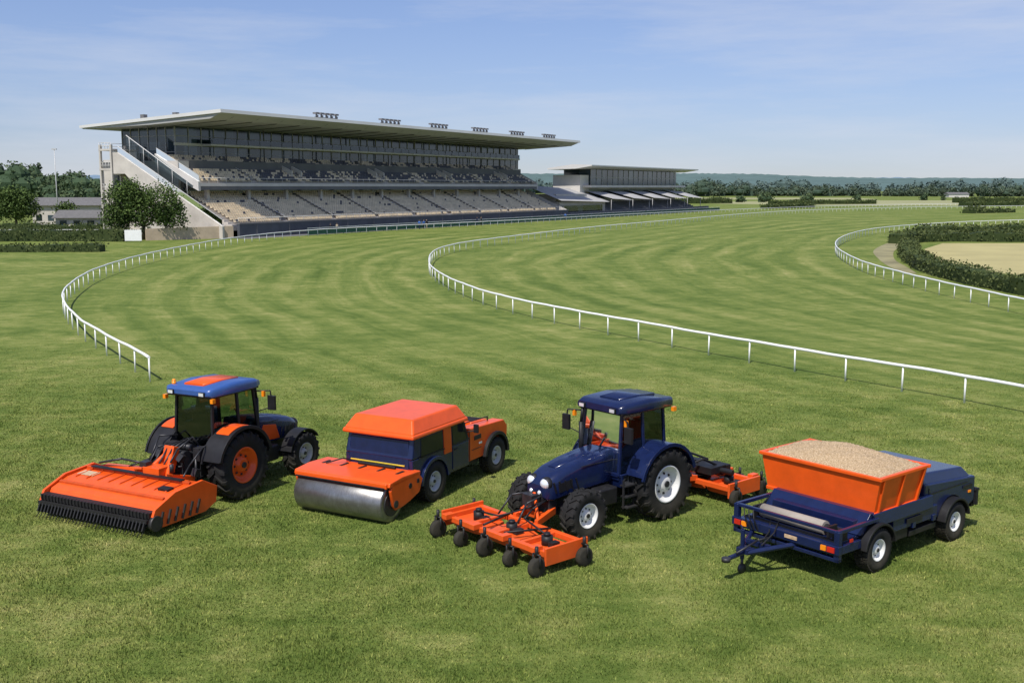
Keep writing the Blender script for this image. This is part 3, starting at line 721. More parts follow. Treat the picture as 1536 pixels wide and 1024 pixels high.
    for s in (1, -1):
        sb.bb(.66, 1.25, s*1.05-.13, s*1.05+.13, .46, .68); sb.bb(1.3, 2.35, s*1.1-.1, s*1.1+.14, .45, .56)
        sb.box((3.7, s*1.17, 1.12), (.4, .02, .07)); sb.box((1.4, s*1.245, .82), (.6, .015, .12)); sb.box((2.06, s*1.165, 1.0), (.02, .012, .7)); sb.box((2.9, s*1.165, 1.22), (1.6, .012, .02))
    sb.bb(4.05, 4.18, -1.1, 1.1, .55, .7)
    for y in (-1.15, 1.15): sb.bb(4.1, 4.18, y-.04, y+.04, .6, 1.0)
    sb.tube([(4.08, -1.15, .95), (4.25, -1.15, .95), (4.25, 1.15, .95), (4.08, 1.15, .95)], .03)
    sb.done('side_boxes', BLACK, e, .02)
    lp = MB(); lp.box((-1.46, -1.15, .75), (.04, .16, .1)); lp.box((-1.46, 1.15, .75), (.04, .16, .1)); lp.box((-.95, -1.27, .86), (.1, .02, .06)); lp.done('tail_lamps', REDL, e)
    al = MB(); al.box((-1.46, -.98, .75), (.04, .12, .1)); al.box((-1.46, .98, .75), (.04, .12, .1)); al.box((4.16, .8, .85), (.04, .15, .1)); al.box((3.8, -1.17, .98), (.1, .02, .05)); al.done('indicator_lamps', AMBER, e)
    pl = MB(); pl.box((-1.455, -.2, .76), (.02, .3, .07)); pl.done('number_plate', BEIGE, e)
    hc = MB(); yh = .3
    for s in (1, -1): hc.tube([(-1.35, yh+s*.55, .6), (-2.3, yh+s*.08, .5)], .055)
    hc.tube([(-2.2, yh, .5), (-2.75, yh, .47)], .05); hc.bb(-1.9, -1.82, yh-.3, yh+.3, .52, .62); hc.cyl((-2.2, yh+.12, .3), (-2.2, yh+.12, .92), .045); hc.tube([(-2.2, yh+.12, .92), (-2.1, yh+.25, .95)], .02)
    hc.bb(-2.35, -2.1, yh-.12, yh+.16, .47, .57)
    hc.done('drawbar', NAVY, e, .008)
    hk = MB(); hk.cyl((-2.85, yh, .42), (-2.85, yh, .5), .09, 14); hk.tube([(-1.3, yh, .62), (-2.0, yh-.1, .7), (-2.6, yh-.05, .55)], .02)
    hk.lathe([(-.03, .002), (-.03, .1), (.03, .1), (.03, .002)], (-2.2, yh+.12, .1), 16); hk.cyl((-2.2, yh+.12, .1), (-2.2, yh+.12, .35), .03)
    hk.done('coupling', METALD, e)
spreader((6.85, 22.55, 0), rad(39), 1.03)

# ------------------------------------------------------------------ curves
def catmull(P, per=12):
    P = [Vector(p) for p in P]; Q = [P[0]*2-P[1]]+P+[P[-1]*2-P[-2]]; out = []
    for i in range(1, len(Q)-2):
        a, b, c, d = Q[i-1:i+3]
        for k in range(per):
            t = k/per
            out.append(.5*((2*b)+(c-a)*t+(2*a-5*b+4*c-d)*t*t+(3*b-a-3*c+d)*t**3))
    out.append(P[-1]); return out
def resample(P, step):
    out = [P[0].copy()]; acc = 0
    for a, b in zip(P[:-1], P[1:]):
        L = (b-a).length; pos = step-acc
        while pos <= L: out.append(a+(b-a)*(pos/L)); pos += step
        acc = (acc+L) % step
    return out
OUT = [(-15.03, 43.6), (-17.06, 46.9), (-18.9, 49.7), (-20.96, 53.06), (-22.7, 55.9), (-24.4, 59.05), (-26.2, 62.5), (-28.1, 66.5), (-29.7, 70.2), (-31.5, 75.2),
       (-33.7, 82.6), (-35.75, 90.9), (-37.3, 100.1), (-38.4, 109.6), (-39.1, 121), (-39.4, 132.2), (-39.3, 144), (-38.2, 156.3), (-35.0, 170.8), (-28.6, 185.5), (-18.4, 201), (-6.5, 219),
       (7.8, 242), (27.9, 276.9), (53.6, 317.6), (85.8, 361.9), (121.7, 407), (170, 449), (255, 490)]
MID = [(21, 32), (18.94, 35.65), (16.99, 39.05), (13.89, 43.75), (10.93, 48.3), (8.05, 53.06), (5.316, 57.7), (2.668, 62.27), (.169, 67.26), (-1.86, 72.25), (-3.75, 78.5),
       (-5.45, 85.4), (-7.24, 95.4), (-8.1, 104.2), (-8.6, 113.5), (-8.5, 122.1), (-7.6, 129.8), (-5.85, 137.9), (-2.57, 147.6), (2.2, 160.2), (9.08, 177.8), (15.9, 193.9), (25.4, 213),
       (37, 236.4), (51.5, 265.5), (70, 300), (91, 332), (119.4, 362), (152, 388), (210, 415)]
INN = [(32.6, 55), (32.3, 61.7), (32.15, 69.9), (32.05, 76.2), (32.1, 83.2), (32.4, 89.6), (33.1, 99.4), (34.9, 110.5), (37.9, 124.5), (42.2, 139.3), (48.2, 155.3), (56.3, 173),
       (65.8, 189), (79.8, 206.3), (95, 221), (125, 241)]
def rail_fence(pts, step=2.75):
    C = catmull(pts, 10); m = MB()
    C = [Vector((p[0], p[1], 0)) for p in C]; Q = resample(C, step)
    for p in Q:
        m.cyl((p.x, p.y, -.02), (p.x+R.uniform(-.015, .015), p.y+R.uniform(-.015, .015), .98), .036, 8)
    Q2 = resample(C, step/3)
    zz = 1.04
    rings = []
    for i, p in enumerate(Q2):
        d = (Q2[min(i+1, len(Q2)-1)]-Q2[max(i-1, 0)]).normalized(); nrm = Vector((-d.y, d.x, 0))
        w = .016*math.sin(i*.7)+.012*math.sin(i*1.9)
        rings.append([tuple(p+nrm*(.06*math.cos(a))+Vector((0, 0, zz+w*.6+.064*math.sin(a)))) for a in [TAU*k/8 for k in range(8)]])
    m.loft(rings, True); return m.done('running_rail', WHITE, None)
rail_fence(OUT); rail_fence(MID); rail_fence(INN)

# ------------------------------------------------------------------ ground
def sheet(name, poly, z, mat):
    m = MB(); m.add([(x, y, z) for x, y in poly], [tuple(range(len(poly)))]); o = m.done(name, mat, recalc=False)
    if o.data.polygons[0].normal.z < 0: o.data.flip_normals()
    return o
g = MB(); xs = [-9000, -600, -100, 0, 100, 600, 9000]; ys = [-300, 0, 100, 300, 1000, 3000, 11000]
g.add([(x, y, 0) for y in ys for x in xs], [(j*7+i, j*7+i+1, (j+1)*7+i+1, (j+1)*7+i) for j in range(6) for i in range(6)]); g.done('ground', GRASS, recalc=False)

def strip(A, B, width, fin, z):
    a = catmull(A, 24); b = catmull(B, 24); n = len(a); M = 12
    V = []; F = []; U = []; FD = []; L = 0
    for i in range(n):
        if i: L += ((a[i]+b[i])/2-(a[i-1]+b[i-1])/2).length
        t = i/24
        f1 = min(1, max(0, t/fin))
        for k in range(M+1):
            s = k/M; p = a[i]*(1-s)+b[i]*s
            V.append((p[0], p[1], z)); U.append((L, s*width)); FD.append(f1*f1*(3-2*f1)*min(1, 1.2*min(s, 1-s)*10))
    for i in range(n-1):
        for k in range(M): q = i*(M+1)+k; F.append((q, q+1, q+M+2, q+M+1))
    m = MB(); m.add(V, F, True); o = m.done('mown_track', GRASS_S, recalc=False)
    me = o.data
    if me.polygons[0].normal.z < 0: me.flip_normals()
    uv = me.uv_layers.new(name='UVMap'); at = me.attributes.new('fade', 'FLOAT', 'POINT')
    at.data.foreach_set('value', FD)
    for l in me.loops: uv.data[l.index].uv = U[l.vertex_index]
    return o
strip([(9, -4), (3.5, 10), (-3.5, 24), (-9.5, 34.5), (-15.6, 43.4), (-24.4, 58.9), (-31.6, 75.2), (-38.2, 108), (-39.4, 140), (-29.5, 184.5), (7, 240.8), (53, 317.6), (255, 490)],
      [(38, 2), (28, 18), (21, 32), (13.9, 43.75), (5.3, 57.7), (-1.9, 72.2), (-5.4, 85.4), (-8.6, 110), (-7.6, 130), (2.2, 160.2), (25.4, 213), (70, 300), (210, 415)], 30, 3.6, .004)
strip([(28, 18), (21, 32), (8, 53), (-1.9, 72.2), (-7.2, 96.4), (-8.5, 122), (2.2, 160), (25.4, 213), (70, 300), (210, 415)],
      [(50, 30), (36, 50), (32.2, 68), (32.1, 83), (33.1, 99.4), (37.9, 124.5), (48.2, 155.3), (65.8, 189), (125, 241), (260, 300)], 34, 1.0, .008)

def grass_blades():
    N = 680000
    u = rng.random(N)
    y = 13.5+(1-np.sqrt(1-u))*48
    x = (rng.random(N)*2-1)*(y*.54+1.0)
    clump = (np.sin(x*1.3+y*.7)*np.sin(y*1.1-x*.4)*.5+.5)*.6+(np.sin(x*4.1-y*2.3)*np.sin(y*3.7+x*2.9)*.5+.5)*.5
    hgt = rng.uniform(.016, .055, N)*(.55+clump)*np.clip((64-y)/30, .3, 1); ang = rng.random(N)*TAU
    w = rng.uniform(.005, .010, N)*(.6+y/32); lean = rng.uniform(0, .05, N); la = rng.random(N)*TAU
    V = np.zeros((N, 3, 3), dtype=np.float32)
    V[:, 0, 0] = x-np.cos(ang)*w; V[:, 0, 1] = y-np.sin(ang)*w
    V[:, 1, 0] = x+np.cos(ang)*w; V[:, 1, 1] = y+np.sin(ang)*w
    V[:, 2, 0] = x+np.cos(la)*lean; V[:, 2, 1] = y+np.sin(la)*lean; V[:, 2, 2] = hgt
    me = bpy.data.meshes.new('grass'); me.vertices.add(N*3); me.vertices.foreach_set('co', V.ravel())
    me.loops.add(N*3); me.loops.foreach_set('vertex_index', np.arange(N*3, dtype=np.int32))
    me.polygons.add(N); me.polygons.foreach_set('loop_start', np.arange(0, N*3, 3, dtype=np.int32))
    me.update(calc_edges=True)
    at = me.attributes.new('rnd', 'FLOAT', 'FACE'); at.data.foreach_set('value', rng.random(N).astype(np.float32))
    me.materials.append(GRASS_B); o = bpy.data.objects.new('grass', me); sc.collection.objects.link(o)
grass_blades()

DRY = pmat('dry_field', (.36, .315, .135), .95, var=.15, scale=.12)
DIRT = pmat('dirt', (.22, .20, .10), .95, var=.35, scale=.25)
FARF = pmat('pale_field', (.27, .27, .125), .95, var=.12, scale=.02)
sheet('dirt_verge', [(p[0], p[1]) for p in catmull([(37, 100), (38.5, 109), (41.5, 121), (46, 136), (53, 152), (58, 161), (60, 160), (56, 150), (49.5, 138), (43, 120), (40, 108), (38, 100)], 4)], .012, DIRT)
sheet('dry_infield', [(54, 140), (46.5, 118), (44.5, 106), (46.5, 98), (55, 96), (120, 96), (120, 156), (62, 154)], .016, DRY)
sheet('far_field', [(70, 560), (150, 470), (620, 500), (620, 640), (200, 660)], .012, FARF)
sheet('far_field', [(-60, 720), (240, 700), (260, 820), (-60, 850)], .012, FARF)

# ------------------------------------------------------------------ foliage
def leafmesh(name, C, size, mat, core=None, parent=None):
    C = np.asarray(C, dtype=np.float32); N = len(C)
    s = (size*rng.uniform(.5, 1.4, N)).astype(np.float32)
    a = rng.normal(size=(N, 3)); a /= np.linalg.norm(a, axis=1)[:, None]
    b = rng.normal(size=(N, 3)); b -= (a*b).sum(1)[:, None]*a; b /= np.linalg.norm(b, axis=1)[:, None]
    V = np.stack([C-a*s[:, None]*.5, C+b*s[:, None]*.35, C+a*s[:, None]*.5, C-b*s[:, None]*.35], 1).reshape(-1, 3)
    F = np.arange(N*4).reshape(N, 4)
    V = V.tolist(); F = F.tolist(); rv = rng.random(N).tolist()
    if core: o = len(V); V += core[0]; F += [tuple(k+o for k in f) for f in core[1]]; rv += [.0]*len(core[1])
    me = bpy.data.meshes.new(name); me.from_pydata(V, [], F)
    at = me.attributes.new('rnd', 'FLOAT', 'FACE'); at.data.foreach_set('value', rv)
    me.materials.append(mat); o = bpy.data.objects.new(name, me); sc.collection.objects.link(o)
    if parent: o.parent = parent
    return o

def crown_points(lobes, per, shell=.55, jit=.5, clus=14):
    P = []
    for (cx, cy, cz, rx, ry, rz) in lobes:
        nc = max(6, per//clus)
        d = rng.normal(size=(nc, 3)); d /= np.linalg.norm(d, axis=1)[:, None]
        r = shell+(1-shell)*rng.random(nc)**.5
        cc = d*r[:, None]*np.array([rx, ry, rz])+np.array([cx, cy, cz])
        q = np.repeat(cc, clus, 0)+rng.normal(size=(nc*clus, 3))*jit
        P.append(q)
    return np.concatenate(P)

def tree(x, y, lobes, leaf=.38, per=1500):
    e = empty('broadleaf_tree', (x, y, 0)); h = max(l[2]+l[5] for l in lobes)
    t = MB(); t.cyl((0, 0, 0), (.1, .05, h*.3), .3, 10, .22)
    for lx, ly, lz, rx, ry, rz in lobes:
        t.cyl((.1, .05, h*.22), (lx*.6, ly*.6, lz-rz*.2), .16, 7, .07)
        for k in range(4):
            a = R.uniform(0, TAU); t.cyl((lx*.5, ly*.5, lz-rz*.3), (lx+rx*.6*math.cos(a), ly+ry*.6*math.sin(a), lz+R.uniform(-.2, .5)*rz), .06, 5, .02)
    t.done('trunk', BARK, e)
    leafmesh('crown', crown_points(lobes, per, .45, .42), leaf, LEAF, parent=e)
tree(-56.6, 164.5, [(-2.8, 0, 5.8, 2.9, 2.8, 3.1), (-.2, .3, 4.4, 2.8, 2.8, 2.8), (2.9, -.2, 5.6, 2.9, 2.8, 2.9), (-3.9, 0, 3.6, 2.2, 2.2, 2.0), (4.3, .5, 3.9, 2.2, 2.2, 2.2), (-1.4, 0, 6.6, 2.0, 2.0, 2.2)], .34, 2400)
tree(-92.5, 200, [(-1.6, 0, 5, 3, 3, 2.9), (1.6, 0, 4.6, 3, 3, 2.7), (0, 0, 6, 2.6, 2.6, 2.2)], .4, 2200)
tree(-85.5, 206, [(0, 0, 3.0, 1.9, 1.9, 2.0)], .4, 1300)
tree(-100, 205, [(0, 0, 4.2, 3, 3, 2.6), (-3, 1, 3.4, 2.6, 2.6, 2.3)], .4, 2000)
tree(-78.5, 215, [(0, 0, 3.2, 2.4, 2.2, 2.2)], .4, 1300)

def hedge(pts, w, h, dens=60, leaf=.22, name='hedge'):
    C = [Vector((p[0], p[1], 0)) for p in catmull(pts, 6)]; Q = resample(C, .5)
    P = []; V = []; F = []
    ph = R.uniform(0, 9)
    for i, p in enumerate(Q):
        d = (Q[min(i+1, len(Q)-1)]-Q[max(i-1, 0)]).normalized(); n = Vector((-d.y, d.x, 0))
        hh = h*(.95+.11*math.sin(i*.21+ph)+.08*math.sin(i*.73+ph*2)+.05*math.sin(i*1.9)+R.uniform(-.05, .05)); ww = w*(1+.12*math.sin(i*.37+ph))
        V += [tuple(p+n*ww*.42), tuple(p+n*ww*.40+Vector((0, 0, hh*.86))), tuple(p-n*ww*.40+Vector((0, 0, hh*.86))), tuple(p-n*ww*.42)]
        for k in range(int(dens*.5)):
            u = R.uniform(0, 2*hh+ww)
            if u < hh: o = n*ww*.5+Vector((0, 0, u))
            elif u < hh+ww: o = n*(ww*.5-(u-hh))+Vector((0, 0, hh))
            else: o = -n*ww*.5+Vector((0, 0, u-hh-ww))
            q = p+o+d*R.uniform(-.25, .25)+Vector((R.gauss(0, .1), R.gauss(0, .1), R.gauss(0, .1))); P.append(tuple(q))
    for i in range(len(Q)-1):
        for k in range(3): F.append((i*4+k, i*4+k+1, i*4+k+5, i*4+k+4))
    m = len(Q)-1; F += [(0, 1, 2, 3), (m*4+3, m*4+2, m*4+1, m*4)]
    leafmesh(name, P, leaf, HEDGE, (V, F))
hedge([(52.4, 141), (47, 127), (43.3, 115), (40.4, 104), (39, 94), (38.7, 87), (38.9, 80.5), (39.4, 74)], 2.0, 1.35, 70)
hedge([(55, 153), (63, 160), (75, 158.5), (100, 157)], 3.0, 1.5, 50, .3)
hedge([(68, 178), (87, 183), (115, 186)], 3.5, 1.7, 40, .35)
hedge([(62, 168), (75, 171), (105, 171)], 2.5, 1.3, 40, .35)
hedge([(-80, 160), (-68, 161), (-57.6, 160)], 3.0, 1.9, 70, .28)
hedge([(-70, 133.5), (-60, 134), (-51.5, 134.5)], 2.5, 1.0, 60, .25)
hedge([(-100, 186), (-80, 187), (-68, 188)], 2.5, 1.9, 40, .3)
for (x0, y0, x1, y1, h) in [(120, 500, 175, 520, 2), (190, 455, 250, 470, 2), (95, 405, 120, 430, 1.6), (230, 560, 330, 570, 3), (60, 520, 110, 540, 3), (140, 330, 160, 345, 1.2), (195, 345, 215, 340, 1.2), (160, 375, 168, 385, 1.2)]:
    hedge([(x0, y0), ((x0+x1)/2, (y0+y1)/2), (x1, y1)], 4, h, 12, .7)

def treeline(name, pts, n, hmin, hmax, depth, leaf, per, mat):
    C = catmull([(*p, 0) for p in pts], 10); lens = [0]
    for a, b in zip(C[:-1], C[1:]): lens.append(lens[-1]+(b-a).length)
    P = []; V = []; F = []
    for i in range(n):
        t = (i+R.uniform(-.6, 1.6))/n*lens[-1]; t = min(max(t, 0), lens[-1]*.999); k = max(j for j in range(len(lens)) if lens[j] <= t); k = min(k, len(C)-2)
        p = C[k]+(C[k+1]-C[k])*((t-lens[k])/(lens[k+1]-lens[k]+1e-6))
        x = p.x+R.uniform(-3, 3); y = p.y+R.uniform(0, depth)
        h = R.triangular(hmin, hmax, hmin+(hmax-hmin)*.45)*(.85+.22*math.sin(t*.017)+.14*math.sin(t*.061)); r = h*R.uniform(.28, .75)
        lob = [(x, y, h*.62, r*.8, r*.8, h*.38), (x+R.uniform(-r, r), y, h*.38, r, r, h*.34)]
        P.append(crown_points(lob, per, .75, leaf*.5, 8))
        for (cx, cy, cz, rx, ry, rz) in lob:
            o = len(V)
            for jj in range(6):
                tt = math.pi*jj/5; q = max(math.sin(tt), .03)
                V += [(cx+rx*.8*q*math.cos(TAU*ii/8), cy+ry*.8*q*math.sin(TAU*ii/8), cz+rz*.85*math.cos(tt)) for ii in range(8)]
            for jj in range(5): F += [(o+jj*8+ii, o+jj*8+(ii+1) % 8, o+jj*8+8+(ii+1) % 8, o+jj*8+8+ii) for ii in range(8)]
        o = len(V); V += [(x-r, y, 0), (x+r, y, 0), (x+r, y+.5, h*.4), (x-r, y+.5, h*.4)]; F.append((o, o+1, o+2, o+3))
    leafmesh(name, np.concatenate(P), leaf, mat, (V, F))
treeline('treeline', [(-420, 640), (-300, 610), (-200, 640), (-90, 680)], 120, 14, 22, 40, 1.6, 220, FOREST)
treeline('treeline', [(-150, 300), (-125, 320), (-105, 335)], 12, 5, 8, 10, .9, 220, FOREST)
treeline('treeline', [(60, 900), (250, 960), (480, 900), (800, 860)], 230, 5, 14, 60, 1.6, 150, FOREST_M)
treeline('treeline', [(120, 560), (200, 640), (330, 640), (460, 600)], 16, 2, 6, 30, 1.1, 100, FOREST)
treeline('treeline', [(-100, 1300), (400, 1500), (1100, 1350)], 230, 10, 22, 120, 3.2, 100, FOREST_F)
def hills(name, y, hbase, col, seed):
    m, nt, b, out = nt_new(name+'_mat'); P = nt.nodes.new('ShaderNodeNewGeometry').outputs['Position']
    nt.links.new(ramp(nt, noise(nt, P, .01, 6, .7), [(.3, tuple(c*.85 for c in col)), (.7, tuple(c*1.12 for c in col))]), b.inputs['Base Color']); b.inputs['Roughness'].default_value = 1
    b.inputs['Specular IOR Level'].default_value = 0
    rr = random.Random(seed); ph = [rr.uniform(0, 6) for _ in range(6)]; V = []; F = []; n = 900; W = y*1.3
    for i in range(n+1):
        x = -W+2*W*i/n
        h = hbase*(1+.22*math.sin(x*.0011+ph[0])+.14*math.sin(x*.0031+ph[1])+.06*math.sin(x*.009+ph[2]))+rr.uniform(-1, 1)*hbase*.035
        V += [(x, y-900, -1), (x, y-120, h*.85), (x, y, h), (x, y+1500, -1)]
    for i in range(n):
        for k in range(3): F.append((i*4+k, i*4+4+k, i*4+5+k, i*4+1+k))
    q = MB(); q.add(V, F, False); q.done('hills', m, recalc=False)
hills('hills_near_hazed', 3000, 34, (.10, .15, .145), 4)  # hill colour includes painted aerial haze
hills('hills_far_hazed', 6000, 66, (.17, .24, .31), 9)  # bluer base colour stands in for the thicker haze at this distance

# ------------------------------------------------------------------ grandstand
P0 = (-43.4, 170.8, 0); HD = math.atan2(.876, .482)
def grandstand():
    e = empty('grandstand', P0, HD); L = 118.
    m = MB(); m.bb(0, L+2, 0, .5, 0, 2.1); m.done('front_wall', WALLB, e)
    m = MB(); m.bb(-.05, L+2.05, -.06, .56, 2.1, 2.3)
    for x in np.arange(4, L, 8): m.bb(x-.06, x+.06, -.05, -.002, .1, 2.1)
    m.done('front_wall_coping', CONCD, e)
    def tier(b0, z0, b1, z1, n, thick, nm):
        pr = []
        db, dz = (b1-b0)/n, (z1-z0)/n
        for i in range(n): pr += [(b0+db*i, z0+dz*i), (b0+db*i, z0+dz*(i+1))]
        pr += [(b1, z1), (b1, z1-thick), (b0, z0-thick*.6)]
        V = [(0, p[0], p[1]) for p in pr]+[(L, p[0], p[1]) for p in pr]; k = len(pr)
        q = MB(); q.add(V, [(i, (i+1) % k, (i+1) % k+k, i+k) for i in range(k)])
        q.add(V, [tuple(range(k)), tuple(range(2*k-1, k-1, -1))]); q.done(nm, CONC, e, recalc=False)
        return db, dz
    low = tier(1.6, 1.7, 12.4, 6.5, 13, 1., 'lower_tier'); upp = tier(8.4, 8.3, 17.4, 12.6, 11, .9, 'upper_tier')
    SB = [(-.22, -.2, .38), (.22, -.2, .38), (.22, .2, .38), (-.22, .2, .38), (-.22, -.2, .46), (.22, -.2, .46), (.22, .2, .46), (-.22, .2, .46),
          (-.22, .16, .42), (.22, .16, .42), (.22, .24, .42), (-.22, .24, .42), (-.22, .22, .82), (.22, .22, .82), (.22, .28, .82), (-.22, .28, .82)]
    SF = [(4, 5, 6, 7), (0, 1, 5, 4), (8, 9, 13, 12), (12, 13, 14, 15), (9, 10, 14, 13), (0, 3, 7, 4), (8, 11, 15, 12), (10, 11, 15, 14)]
    bei = MB(); drk = MB()
    for (b0, z0, db, dz, n, up) in ((1.6, 1.7, *low, 13, 0), (8.4, 8.3, *upp, 11, 1)):
        for i in range(n):
            x = .8
            while x < L-.6:
                if (x % 13.1) < 1.3: x += .55; continue
                blk = int(x/13.1); fx = (x % 13.1)/13.1
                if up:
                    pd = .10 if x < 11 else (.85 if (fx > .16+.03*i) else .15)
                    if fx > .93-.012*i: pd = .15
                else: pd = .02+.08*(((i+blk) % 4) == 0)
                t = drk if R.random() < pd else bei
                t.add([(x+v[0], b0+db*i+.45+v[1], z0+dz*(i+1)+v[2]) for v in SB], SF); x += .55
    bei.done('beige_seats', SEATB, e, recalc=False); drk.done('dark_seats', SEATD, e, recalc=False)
    q = MB()
    for k in range(1, 9):
        x = k*13.1
        if k % 2 == 0:
            q.prism([(10.5, 9.4), (10.5, 10.9), (13.8, 12.3), (13.8, 10.8)], x-.9, x-.65, 'x'); q.prism([(10.5, 9.4), (10.5, 10.9), (13.8, 12.3), (13.8, 10.8)], x+1.7, x+1.95, 'x')
            q.bb(x-.65, x+1.7, 13.6, 13.8, 11.2, 12.4)
    q.bb(0, L, 8.05, 8.38, 8.15, 8.65)
    q.prism([(8.05, 7.4), (8.05, 8.9), (17.6, 13.5), (17.6, 11.4)], -.5, -.02, 'x'); q.prism([(8.05, 7.4), (8.05, 9.1), (17.6, 13.7), (17.6, 11.4)], L+.02, L+.4, 'x')
    q.prism([(.6, .0), (.6, 2.3), (12.6, 7.6), (12.6, 0)], L+2.1, L+2.5, 'x')
    q.done('parapets', CONC2, e)
    q = MB(); q.bb(0, L, 8.10, 8.36, 7.55, 8.15); q.done('tier_fascia', CONCD, e)
    q = MB()
    for x in np.arange(0, L+2, 2.0):
        q.cyl((x, 8.2, 8.65), (x, 8.2, 9.5), .03, 5); q.cyl((x, .25, 2.3), (x, .25, 3.1), .03, 5)
    q.cyl((0, 8.2, 9.5), (L, 8.2, 9.5), .04, 5); q.cyl((0, .25, 3.1), (L, .25, 3.1), .04, 5)
    for k in range(1, 9):
        x = k*13.1+.1
        q.tube([(x, 2, 3.1), (x, 12.2, 7.5)], .04, 5); q.tube([(x, 9, 9.6), (x, 17, 13.4)], .04, 5)
    q.done('handrails', ROOFM, e)
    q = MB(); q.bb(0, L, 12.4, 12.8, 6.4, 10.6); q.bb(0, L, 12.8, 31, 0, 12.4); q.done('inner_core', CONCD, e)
    q = MB(); q.bb(.5, L-.5, 12.28, 12.39, 6.8, 9.9); q.done('concourse_glass', BGLASS, e)
    q = MB()
    for x in np.arange(3, L, 9.8): q.bb(x-.3, x+.3, 9.4, 10.0, 5.2, 8.6)
    q.done('concourse_columns', CONC, e)
    q = MB(); q.bb(4, L+7, 17.5, 30.2, 12.45, 18.12); q.done('glazed_level', BGLASS, e)
    q = MB()
    x = 4
    while x <= L+7.1: q.bb(x-.06, x+.06, 17.38, 17.5, 12.5, 18.1); x += 3.0
    for b in np.arange(17.5, 30.3, 2.1): q.bb(3.88, 4.0, b-.06, b+.06, 12.5, 18.1); q.bb(L+7, L+7.12, b-.06, b+.06, 12.5, 18.1)
    for z in (13.9, 16.6): q.bb(3.9, L+7.1, 17.42, 17.49, z-.04, z+.04); q.bb(3.92, 3.99, 17.5, 30.2, z-.04, z+.04)
    q.done('mullions', SOFFIT, e)
    q = MB(); q.bb(10, L+4, 15.2, 17.36, 15.05, 15.35); q.bb(3.7, L+7.3, 17.36, 17.5, 15.0, 15.45); q.bb(4, L+7, 16.6, 17.4, 12.3, 12.75); q.done('balcony_slab', CONC2, e)
    q = MB(); q.bb(10, L+4, 15.2, 15.24, 15.35, 16.3); q.done('balcony_glass', GLASS_L, e)
    q = MB()
    for x in np.arange(14, L+2, 9.8): q.cyl((x, 15.6, 12.6), (x, 15.6, 18.4), .13, 8)
    for x in np.arange(10.3, L+4, 3.0): q.bb(x-.03, x+.03, 15.15, 15.19, 15.35, 16.35)
    q.done('columns', CONCD, e)
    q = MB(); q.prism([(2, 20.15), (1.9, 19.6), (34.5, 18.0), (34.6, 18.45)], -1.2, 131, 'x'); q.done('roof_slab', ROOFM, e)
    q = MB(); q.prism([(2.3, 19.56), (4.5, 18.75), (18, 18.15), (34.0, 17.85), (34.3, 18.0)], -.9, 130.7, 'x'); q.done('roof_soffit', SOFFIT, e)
    q = MB()
    for x in np.arange(3, 130, 6.): q.prism([(3.2, 19.2), (5.0, 18.72), (17.5, 18.12), (17.5, 18.0), (5.0, 18.6)], x-.06, x+.06, 'x')
    q.done('soffit_ribs', CONCD, e)
    q = MB()
    for x0 in (28.4, 48.4, 66.2, 83.5, 101, 118):
        for k in range(5):
            x = x0-2.8+1.4*k; q.bb(x-.08, x+.08, 4.6, 4.8, 19.8, 21.2); q.bb(x-.5, x+.4, 4.3, 5.1, 21.0, 21.3); q.box((x, 4.5, 20.7), (.5, .2, .3), (0, rad(20), 0))
        q.bb(x0-3.2, x0+3.2, 4.55, 4.85, 20.35, 20.5)
    for x, b, z in ((-.2, 20, 19.9), (3, 16, 20.3), (8, 20, 20), (5, 25, 19.8)): q.bb(x-.4, x+.4, b-.4, b+.4, 18.9, z)
    q.done('roof_plant', CONCD, e)
    q = MB(); q.prism([(.4, 0), (.4, 1.9), (23.2, 13.7), (24.2, 13.7), (24.2, 10.2), (21.5, 10.2), (17, 6.5), (17, 0)], -3.4, -3.0, 'x'); q.done('stair_wall', CONC, e)
    q = MB(); n = 46
    for i in range(n): q.bb(-3.0, -.5, 1+22.2*i/n, 1+22.2*(i+1)/n+.2, .4+11.6*i/n, .9+11.6*(i+1)/n)
    q.bb(-3, 3.8, 23.2, 27, 12.1, 12.5)
    q.done('end_stairs', CONC2, e)
    q = MB()
    q.add([(-3.2, .6, 2.0), (-3.2, 23.2, 13.75), (-3.2, 23.2, 14.7), (-3.2, .6, 2.95)], [(0, 1, 2, 3)])
    q.add([(-.27, 8.1, 8.95), (-.27, 17.4, 13.4), (-.27, 17.4, 14.4), (-.27, 8.1, 9.9)], [(0, 1, 2, 3)])
    q.done('stair_balustrade', GLASS_L, e)
    q = MB(); q.add([(-.56, 9.2, 8.3), (-.56, 17.4, 13.2), (-.56, 24, 16.6), (-.56, 24, 13.2), (-.56, 16.5, 9.4), (-.56, 10, 6.2)], [(0, 1, 2, 3, 4, 5)]); q.done('stair_glass', GLASS_L, e)
    q = MB(); q.tube([(-3.2, .6, 2.98), (-3.2, 23.2, 14.72)], .06, 6); q.tube([(-.27, 8.1, 9.9), (-.27, 17.4, 14.4)], .05, 6); q.tube([(-.56, 9.2, 8.3), (-.56, 24, 16.6)], .07, 6)
    for k in range(5): b = 10.5+3.2*k; q.tube([(-.56, b, 6.5+.51*(b-10)), (-.56, b, 8.3+.56*(b-9.2))], .05, 5)
    q.done('stair_rail', ROOFM, e)
    q = MB(); q.bb(-.4, 2, 12.5, 24.5, 0, 12.3); q.bb(-.4, 2, 24.5, 30, 0, 10.8); q.done('end_wall', CONC, e)
    q = MB()
    for z in (2.5, 6.2): q.bb(-.46, -.41, 16, 23, z, z+1.3)
    q.done('end_windows', BGLASS, e)
    q = MB()
    for z in (3.6, 7.2, 10.8, 14.0): q.bb(-3.6, 2, 24.3, 27.3, z, z+.3)
